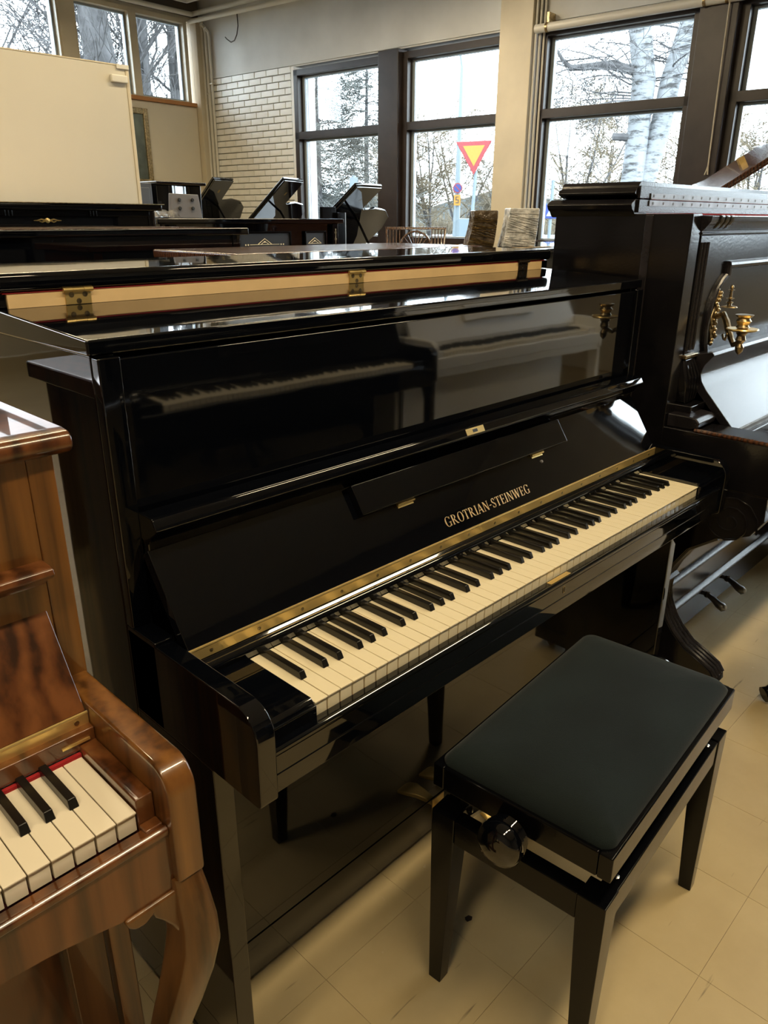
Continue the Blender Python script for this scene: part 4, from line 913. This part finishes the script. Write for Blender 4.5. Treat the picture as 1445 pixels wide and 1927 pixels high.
# ================================================================== generic uprights for the rest of the shop
def upright(label, x0, x1, yf, ztop, depth=.58, mat=None, mat2=None, rz=0., keys=None, name='upright_piano', lid_over=.03, keybed=True, legs='block', ttype=0, group=None, keylid=None):
    """front faces -y at y = yf in its own frame; rz turns it about its base centre"""
    mat = mat or M_BLACK2; mat2 = mat2 or mat
    cx, cy = (x0+x1)/2, yf+depth/2
    t = thing(name, label, 'piano', (cx, cy, 0), 0., group)
    for a, b in ((x0, x0+.04), (x1-.04, x1)):
        part('side_panel', MB().box(a, b, yf, yf+depth, 0, ztop-.03), mat, t, .003)
    part('lid', MB().box(x0-lid_over, x1+lid_over, yf-lid_over, yf+depth+.01, ztop-.03, ztop), mat, t, .006, 3)
    part('upper_panel', MB().box(x0+.04, x1-.04, yf+.006, yf+.026, .80, ztop-.03), mat2, t, .002)
    part('back_panel', MB().box(x0+.04, x1-.04, yf+depth-.03, yf+depth, .05, ztop-.03), M_MATTE, t)
    part('lower_panel', MB().box(x0+.04, x1-.04, yf-.035, yf-.015, .10, .64), mat2, t, .002)
    part('base_rail', MB().box(x0+.04, x1-.04, yf-.04, yf, .01, .10), mat, t, .002)
    kf = yf-.275
    ap_ = [(yf+.01, .63), (yf+.01, .80)] + arc(kf+.03, .76, .04, 90, 180, 6) + [(kf-.01, .64), (kf, .63)]
    for a, b in ((x0, x0+.035), (x1-.035, x1)):
        part('arm', MB().prism(ap_, a, b), mat, t, .004, 2)
        part('front_leg', MB().loft([[(a, kf+.0, z), (b, kf+.0, z), (b, kf+.0+dd, z), (a, kf+.0+dd, z)] for z, dd in ((0, .05), (.05, .045), (.55, .05), (.63, .07))]), mat, t, .003)
        part('toe', MB().box(a, b, kf, yf, 0, .05), mat, t, .003)
    part('keybed', MB().box(x0+.035, x1-.035, kf, yf+.01, .62, .69), mat, t, .003)
    part('key_slip', MB().box(x0+.035, x1-.035, kf-.005, kf+.02, .66, .715), mat, t, .003)
    k0 = (x0+x1)/2-.6125; ky = kf+.022
    if keys:
        keyboard(t, k0, ky, .735, keys)
        part('key_felt', MB().box(k0, k0+1.225, ky+.002, ky+.15, .695, .706), M_RED, t)
        for a, b in ((x0+.035, k0-.001), (k0+1.226, x1-.035)): part('key_block', MB().box(a, b, ky, ky+.15, .69, .745), mat, t, .003)
        part('fallboard', MB().prism([(ky+.15, .76), (ky+.165, .755), (ky+.245, .905), (ky+.225, .94), (ky+.195, .935), (ky+.215, .905)], x0+.037, x1-.037), mat2, t, .003)
        part('key_rail', MB().box(x0+.037, x1-.037, ky+.148, ky+.20, .70, .757), mat, t, .003)
        part('music_flap', MB().box(-.28, .28, -.012, .0, -.03, .03).xf(Matrix.Translation((cx, ky+.19, .87)) @ Matrix.Rotation(R(-28), 4, 'X')), mat2, t, .003)
    else:
        part('key_lid', MB().prism([(kf+.0, .715), (kf+.0, .735), (kf+.20, .80), (yf+.005, .80), (yf+.005, .715)], x0+.037, x1-.037), mat, t, .006, 3)
    t.rotation_euler = (0, 0, rz)
    return t
# the row facing the black piano (seen mirrored in its panels)
b1 = upright('black upright piano with open keys facing the stool', .50, 1.98, -1.32+.0, 1.16, .50, M_BLACK2, M_BLACK2, 0, KM2)
b1.location = (1.40, -1.62, 0); b1.rotation_euler = (0, 0, PI+R(3))
b2 = upright('white upright piano with open keys facing the stool', .50, 1.93, -1.32, 1.12, .46, M_WHITEP, M_WHITEP, 0, KM2)
b2.location = (2.96, -1.62, 0); b2.rotation_euler = (0, 0, PI+R(4))
# second row behind the main piano
dA = upright('plain black upright piano directly behind the folded lid', .23, 1.66, 2.42, 1.296, .55, M_BLACK2)
part('felt_line', MB().box(.2, 1.55, 2.40, 2.96, 1.296, 1.2985), M_BROWN, dA)
dB = upright('black upright with gilt ornament in front of the cream panel', .32, 1.74, 3.30, 1.403, .5, M_BLACK2)
part('brass_edge', MB().box(.28, 1.78, 3.262, 3.80, 1.403, 1.4065), M_BRASSD, dB)
part('frieze', MB().box(.36, 1.70, 3.288, 3.302, 1.345, 1.372), M_SATIN, dB, .002)
for x in (.94, 1.36):
    for k in range(3): part('carved_bar', MB().box(x+.016*k, x+.009+.016*k, 3.282, 3.29, 1.343, 1.372), M_SATIN, dB, .002)
orn = MB()
for s in (-1, 1):
    orn.tube([(1.151+s*.012, 3.300, 1.3236), (1.151+s*.03, 3.300, 1.329), (1.151+s*.05, 3.300, 1.3236), (1.151+s*.068, 3.300, 1.3236)], [.005, .004, .003, .0015], 6)
    orn.tube([(1.151+s*.012, 3.300, 1.322), (1.151+s*.028, 3.300, 1.316), (1.151+s*.042, 3.300, 1.320)], [.004, .003, .0015], 6)
orn.lathe([(.001, -.006), (.012, -.003), (.012, .003), (.001, .006)], (1.151, 3.302, 1.3236), 10, 'y')
part('gilt_ornament', orn, M_BRASS, dB, label='small gilt leaf ornament')
dC = upright('black upright with inlaid diamond panels behind the brown lid', 1.94, 3.36, 3.60, 1.335, .55, M_BLACK2)
for a, b, dm in ((2.50, 2.905, 2.695), (3.05, 3.225, 3.13), (2.07, 2.42, 2.25)):
    pn = part('inlaid_panel', MB().box(a, b, 3.594, 3.60, .95, 1.245), M_MATTE, dC, .002)
    part('panel_frame', MB().box(a-.012, a, 3.586, 3.602, .94, 1.257).box(b, b+.012, 3.586, 3.602, .94, 1.257).box(a, b, 3.586, 3.602, 1.245, 1.257), M_SATIN, dC, .003)
    part('diamond_inlay', MB().tube([(dm-.055, 3.593, 1.178), (dm, 3.593, 1.212), (dm+.055, 3.593, 1.178)], .0022, 5).tube([(dm-.03, 3.593, 1.178), (dm, 3.593, 1.196), (dm+.03, 3.593, 1.178)], .002, 5).box(dm-.12 if b-a > .2 else dm-.06, dm+.12 if b-a > .2 else dm+.06, 3.591, 3.594, 1.174, 1.177).lathe([(.006, 3.591), (.006, 3.594)], (dm, 0, 1.192), 8, 'y'), M_IVORY, pn)
    if b-a > .2:
        for q in (-.155, -.135, .135, .155): part('dot_inlay', MB().lathe([(.005, 3.591), (.005, 3.594)], (dm+q, 0, 1.175), 8, 'y'), M_IVORY, pn)
for x in (3.285, 1.985):
    pl_ = part('pilaster', MB().box(x, x+.05, 3.575, 3.60, .8, 1.30), M_SATIN, dC, .003)
    part('inlay', MB().lathe([(.009, 3.572), (.009, 3.576)], (x+.025, 0, 1.245), 10, 'y').lathe([(.009, 3.572), (.009, 3.576)], (x+.025, 0, 1.20), 10, 'y').box(x+.022, x+.028, 3.572, 3.576, 1.17, 1.27), M_BRASSD, pl_)
dD = upright('brown upright whose glossy lid shows behind the folded black lid', 1.08, 2.38, 1.62, 1.224, .52, M_BROWN, M_BROWN, lid_over=.03)
dE = upright('black upright carrying two film-wrapped parcels', 2.46, 3.84, 1.62, 1.206, .50, M_BLACK2)
part('pale_edge', MB().box(2.44, 3.0, 1.585, 1.60, 1.2062, 1.2085), M_BEECH, dE)

# wrapped parcels on that piano
def parcel(xs, y0, y1, z0, z1, mat, label, bow):
    rings = []
    for i in range(7):
        f = i/6; z = z0+(z1-z0)*f; b = -bow*(1-f)**1.8
        rings.append([(xs[0]+b, y0, z), (xs[1]+b*.45, y0-.0, z), (xs[1]+b*.45, y1, z), (xs[0]+b, y1, z)])
    t = thing('wrapped_parcel', label, 'parcel', ((xs[0]+xs[1])/2, (y0+y1)/2, z0))
    mb = MB().loft(rings); mm = Matrix.Translation((xs[0], y0, 0)) @ Matrix.Rotation(R(-42), 4, 'Z') @ Matrix.Translation((-xs[0], -y0, 0))
    part('wrapped_body', mb.xf(mm), mat, t, .006, 2)
    fb_ = MB(); rg = random.Random(int(xs[0]*50)); wd = xs[1]-xs[0]
    for i in range(22):
        z = z0+.012+(z1-z0-.03)*rg.random(); dz = rg.uniform(-.05, .01); f = (z-z0)/(z1-z0); b = -bow*(1-f)**1.8
        zz = min(max(z+dz, z0+.004), z1-.004); f2 = (zz-z0)/(z1-z0); b2 = -bow*(1-f2)**1.8*.45
        fb_.tube([(xs[0]+b+.003, y0-.002, z), ((xs[0]+b+xs[1]+b2)/2, y0-.004, (z+zz)/2), (xs[1]+b2-.003, y0-.002, zz)], .0012+.0012*rg.random(), 4)
    part('film_folds', fb_.xf(mm), M_FILMW if mat is M_FILMW else M_BRASSD, t)
parcel((2.615, 2.735), 1.80, 1.93, 1.2065, 1.377, M_FILMB, 'dark brown parcel wrapped in shiny stretch film', .035)
parcel((2.735, 2.885), 1.675, 1.80, 1.2065, 1.388, M_FILMW, 'pale grey parcel wrapped in white stretch film', .03)

# ================================================================== grand pianos
OUT = [(0, 0), (0, 1.40), (.50, 1.40), (.50, 1.02), (.60, .97), (.80, 1.0), (1.05, .97), (1.25, .85), (1.36, .62), (1.36, .3), (1.25, 0)]
RIM = [(0, 0), (0, 1.40), (.50, 1.40), (.66, 1.28), (.82, 1.08), (1.0, .98), (1.2, .90), (1.34, .66), (1.36, .3), (1.25, 0)]
def grand(label, x, y, ph, al, s, z0, mat=None, lidmat=None, lid_open=True, desk=None, label_lid=None):
    mat = mat or M_BLACK2
    t = thing('grand_piano', label, 'piano', (x, y, 0), 0., None if desk else 'open grand pianos at the back of the shop')
    e = Vector((math.sin(ph), math.cos(ph), 0)); n = Vector((math.cos(ph), -math.sin(ph), 0)); zz = Vector((0, 0, 1)); o = Vector((x, y, z0))
    def frame(mb, xa, ya, za, org):  # local a,b,c -> world
        m = Matrix(((xa.x, ya.x, za.x, org.x), (xa.y, ya.y, za.y, org.y), (xa.z, ya.z, za.z, org.z), (0, 0, 0, 1))); return mb.xf(m)
    sc2 = lambda P, k=1.: [(a*s*k, b*s*k) for a, b in P]
    # smooth rim
    part('case', frame(MB().prism(sc2(RIM), -.30, -.004, 'z'), e, n, zz, o), mat, t, .006, 2)
    part('keybed', frame(MB().box(-.20, .02, .02, 1.40*s-.02, -.31, -.20), e, n, zz, o), mat, t, .006, 2)
    part('cheeks', frame(MB().box(-.20, .02, .0, .05, -.31, -.06).box(-.20, .02, 1.40*s-.05, 1.40*s, -.31, -.06), e, n, zz, o), mat, t, .006, 2)
    part('key_cover', frame(MB().box(-.18, .0, .05, 1.40*s-.05, -.20, -.15), e, n, zz, o), mat, t, .006, 2)
    lgp = [(-.04, .12), (-.04, 1.28*s), (1.1*s, .45*s)]
    for a, b in lgp:
        c = o+e*a+n*b; c.z = 0
        part('leg', MB().loft([[(c.x+w_*i, c.y+w_*j, z) for i, j in ((-1, -1), (1, -1), (1, 1), (-1, 1))] for z, w_ in ((0.0, .028), (.08, .03), (z0-.42, .05), (z0-.30, .055))]), mat, t, .004)
    part('pedal_lyre', frame(MB().box(.02, .06, .62*s, .64*s, -z0+.08, -.30).box(.02, .06, .78*s, .80*s, -z0+.08, -.30).box(.0, .08, .58*s, .84*s, -z0+.02, -z0+.08), e, n, zz, o), mat, t, .004)
    if lid_open:
        up_ = n*math.cos(al)+zz*math.sin(al); nn = e.cross(up_)
        ld = part('lid', frame(MB().prism(sc2(OUT), -.011, .011, 'z'), e, up_, nn, o), lidmat or mat, t, .004, 2)
        part('lid_flap_edge', frame(MB().box(.012, .492*s, .03, 1.385*s, -.030, -.012), e, up_, nn, o) if False else frame(MB().box(.010, .490*s, .04, 1.385*s, .0115, .030), e, up_, nn, o), mat, ld, .004, 2)
        a = o+e*.55*s+n*1.05*s; b_ = o+e*.55*s+up_*.86*s
        part('prop_stick', MB().tube([a-zz*.05, b_], .011, 8), M_BRASSD if lidmat else M_SATIN, t)
        for q in (.3, .9): part('lid_hinge', frame(MB().box(q*s-.03, q*s+.03, -.012, .02, -.014, .014), e, up_, nn, o), M_BRASS, ld)
        hp = o+up_*1.18*s+e*.28*s
        part('lid_latch', frame(MB().box(-.015, .015, -.02, .02, -.05, .03), e, up_, nn, hp), M_BRASS, ld)
    else:
        part('lid', frame(MB().prism(sc2(RIM, 1.0), .0, .022, 'z'), e, n, zz, o), mat, t, .005, 2)
    if desk:
        desk(t, o, e, n, zz, frame, s)
    return t
grand('black grand with raised lid nearest the far corner', 4.28, 7.46, 1.26, .791, .706, 1.041)
grand('black grand with raised glossy lid in front of the brick wall edge', 4.074, 6.181, 1.202, .73, .76, .985)
grand('black grand with raised lid in front of the dark mullion', 4.06, 5.11, 1.42, .642, .75, .98)
grand('brown grand with raised lid behind the antique piano', 3.95, 1.95, .80, .57, 1.05, 1.0, M_BROWN)
def fan_desk(t, o, e, n, zz, frame, s):
    # fretwork music desk with a half sunburst, standing on the case
    W_ = .36; H_ = .27; c = o+n*(.70*s)+e*.12+zz*.022
    back = (zz*math.cos(.22)+e*math.sin(.22)).normalized(); nrm = n.cross(back)
    d = part('music_desk', frame(MB().box(-W_/2-.02, W_/2+.02, H_-.014, H_, -.008, .008).box(-W_/2, W_/2, 0, .016, -.008, .008).prism([(-W_/2-.02, H_), (-W_/2-.006, H_), (-W_/2+.014, 0), (-W_/2, 0)], -.008, .008, 'z').prism([(W_/2+.02, H_), (W_/2+.006, H_), (W_/2-.014, 0), (W_/2, 0)], -.008, .008, 'z'), n, back, nrm, c), M_BROWN, t, .002, label='brown fretwork music desk with sunburst')
    for i in range(17):
        x = -W_/2+.012+(W_-.024)*i/16
        if abs(x) < .10: continue
        part('spindle', frame(MB().box(x-.003, x+.003, .012, H_-.01, -.005, .005), n, back, nrm, c), M_BROWN, d)
    zc = .115
    arcp = [(.11*math.cos(R(a)), zc+.13*math.sin(R(a)), 0) for a in range(0, 181, 12)]
    part('arch', frame(MB().tube(arcp, .007, 6), n, back, nrm, c), M_BROWN, d)
    for k in range(1, 12):
        a = R(180*k/12); part('ray', frame(MB().tube([(.02*math.cos(a), zc+.02*math.sin(a), 0), (.105*math.cos(a), zc+.125*math.sin(a), 0)], .0035, 5), n, back, nrm, c), M_BROWN, d)
    part('hub', frame(MB().lathe([(.03, -.006), (.03, .006)], (0, zc, 0), 14), n, back, nrm, c), M_BROWN, d)
    part('lower_rail', frame(MB().box(-W_/2, W_/2, zc-.012, zc, -.006, .006), n, back, nrm, c), M_BROWN, d)
grand('brown closed grand with a sunburst fretwork music desk', 2.93, 3.06, R(45.9), .6, .64, 1.0, M_BROWN, None, False, fan_desk)

# ================================================================== things along the back wall
pn = thing('cream_panel', 'large cream door panel standing upright behind the black pianos', 'panel', (1.4, 3.93, 0))
part('leaf', MB().box(.80, 1.985, 3.90, 3.938, .02, 2.150), M_PANEL, pn, .002)
part('edge_strip', MB().box(1.9855, 2.006, 3.896, 3.940, .02, 2.156), M_BEIGE, pn, .002)
part('top_strip', MB().box(.80, 1.985, 3.898, 3.940, 2.1505, 2.158), M_BEIGE, pn, .001)
part('corner_clip', MB().box(1.93, 2.005, 3.888, 3.897, 2.135, 2.158), M_PIPE, pn, .002)
solo('alarm_sensor', MB().box(1.885, 1.985, 3.876, 3.8995, 2.062, 2.102), M_PIPE, 'small white sensor box stuck near the top of the cream panel', 'sensor', .006)
pf = thing('picture_frame', 'brown framed picture hanging half hidden behind the cream panel', 'picture', (RM @ Vector((-1.2, -.03, 2.1))))
part('frame', rb(MB().box(-1.56, -1.50, -.05, -.013, 1.70, 2.50).box(-.915, -.855, -.05, -.013, 1.70, 2.50).box(-1.50, -.915, -.05, -.013, 2.44, 2.50).box(-1.50, -.915, -.05, -.013, 1.70, 1.76)), M_BRASSD, pf, .006)
part('picture', rb(MB().box(-1.50, -.915, -.028, -.013, 1.76, 2.44)), M_PICT, pf)
sb = thing('slate_cabinet', 'slate grey cabinet partly hidden behind the cream panel', 'cabinet', (2.4, 5.2, 0)); part('body', MB().box(2.1, 2.70, 4.97, 5.35, 0, 1.585), M_SLATE, sb, .006); part('door', MB().box(2.13, 2.67, 4.955, 4.9695, .05, 1.55), M_SLATE, sb, .003)
bc = thing('black_cabinet', 'glossy black curved-front cabinet beside the raised grand lid', 'cabinet', (2.94, 5.15, 0))
part('body', MB().prism([(2.74, 5.35), (2.74, 4.98)] + [(2.74+.40*i/10, 4.98-.035*math.sin(PI*i/5)) for i in range(1, 10)] + [(3.14, 4.98), (3.14, 5.35)], 0, 1.575, 'z'), M_BLACK2, bc, .006)
part('top_board', MB().box(2.72, 3.16, 4.93, 5.36, 1.575, 1.60), M_BLACK2, bc, .006)
gb = thing('grey_board', 'small grey board with four dark knobs standing on the inlaid piano', 'board', (2.30, 3.9, 1.335))
part('board', MB().prism([(2.19, 1.3352), (2.425, 1.3352), (2.405, 1.478), (2.205, 1.482)], 3.89, 3.92, 'y'), M_GREYB, gb, .004)
for x in (2.26, 2.355):
    for z in (1.395, 1.445): part('knob', MB().lathe([(.009, -.012), (.012, -.006), (.010, 0)], (x, 3.89, z), 12, 'y'), M_MATTE, gb)
fm_ = thing('crumpled_film', 'crumpled clear plastic film lying on the inlaid black piano', 'film', (2.1, 3.85, 1.335))
cf = MB(); rg = random.Random(5); NX, NY = 14, 8; gv = []
for j in range(NY):
    for i in range(NX): gv.append((1.97+.20*i/(NX-1), 3.66+.34*j/(NY-1), 1.338+rg.uniform(0, .05)*(1 if 0 < i < NX-1 and 0 < j < NY-1 else .1)))
cf.add(gv, [(j*NX+i, j*NX+i+1, (j+1)*NX+i+1, (j+1)*NX+i) for j in range(NY-1) for i in range(NX-1)])
part('film_sheet', cf, M_FILM, fm_, smooth=False)
bb = thing('black_side_panel', 'black board with a narrow post standing behind the inlaid piano', 'panel', (3.85, 4.26, 0))
part('board', MB().box(3.78, 3.925, 4.24, 4.275, 0, 1.425), M_SATIN, bb, .003); part('post', MB().box(3.915, 4.00, 4.21, 4.245, 0, 1.382), M_SATIN, bb, .003); part('edge_strip', MB().box(4.0, 4.008, 4.21, 4.245, 0, 1.382), M_NICKEL, bb)
# foot of a neighbouring stool at the right edge
fs = thing('round_stool', 'black turned stool whose foot shows at the right edge', 'stool', (1.72, -.27, 0))
part('seat', MB().lathe([(.02, .44), (.165, .445), (.175, .46), (.17, .485), (.12, .50), (.02, .505)], (1.78, -.30, 0), 28), M_SATIN, fs, ang=50)
part('column', MB().lathe([(.03, .16), (.05, .18), (.032, .22), (.026, .30), (.034, .36), (.05, .40), (.03, .44)], (1.78, -.30, 0), 16), M_SATIN, fs, ang=50)
for k in range(3):
    a = R(140+120*k); c_, s_ = math.cos(a), math.sin(a)
    part('foot', MB().tube([(1.78+c_*.03, -.30+s_*.03, .20), (1.78+c_*.10, -.30+s_*.10, .16), (1.78+c_*.17, -.30+s_*.17, .07), (1.78+c_*.215, -.30+s_*.215, .03), (1.78+c_*.235, -.30+s_*.235, .024)], [.022, .022, .020, .022, .024], 10), M_SATIN, fs, ang=50)
# scrap on the floor
solo('tape_scrap', MB().prism([(.388, .008), (.398, .004), (.405, .008), (.402, .016), (.393, .018), (.389, .014)], .0002, .0008, 'z'), M_FRAMEB, 'tiny scrap of dark tape on the floor beside the stool leg', 'scrap')
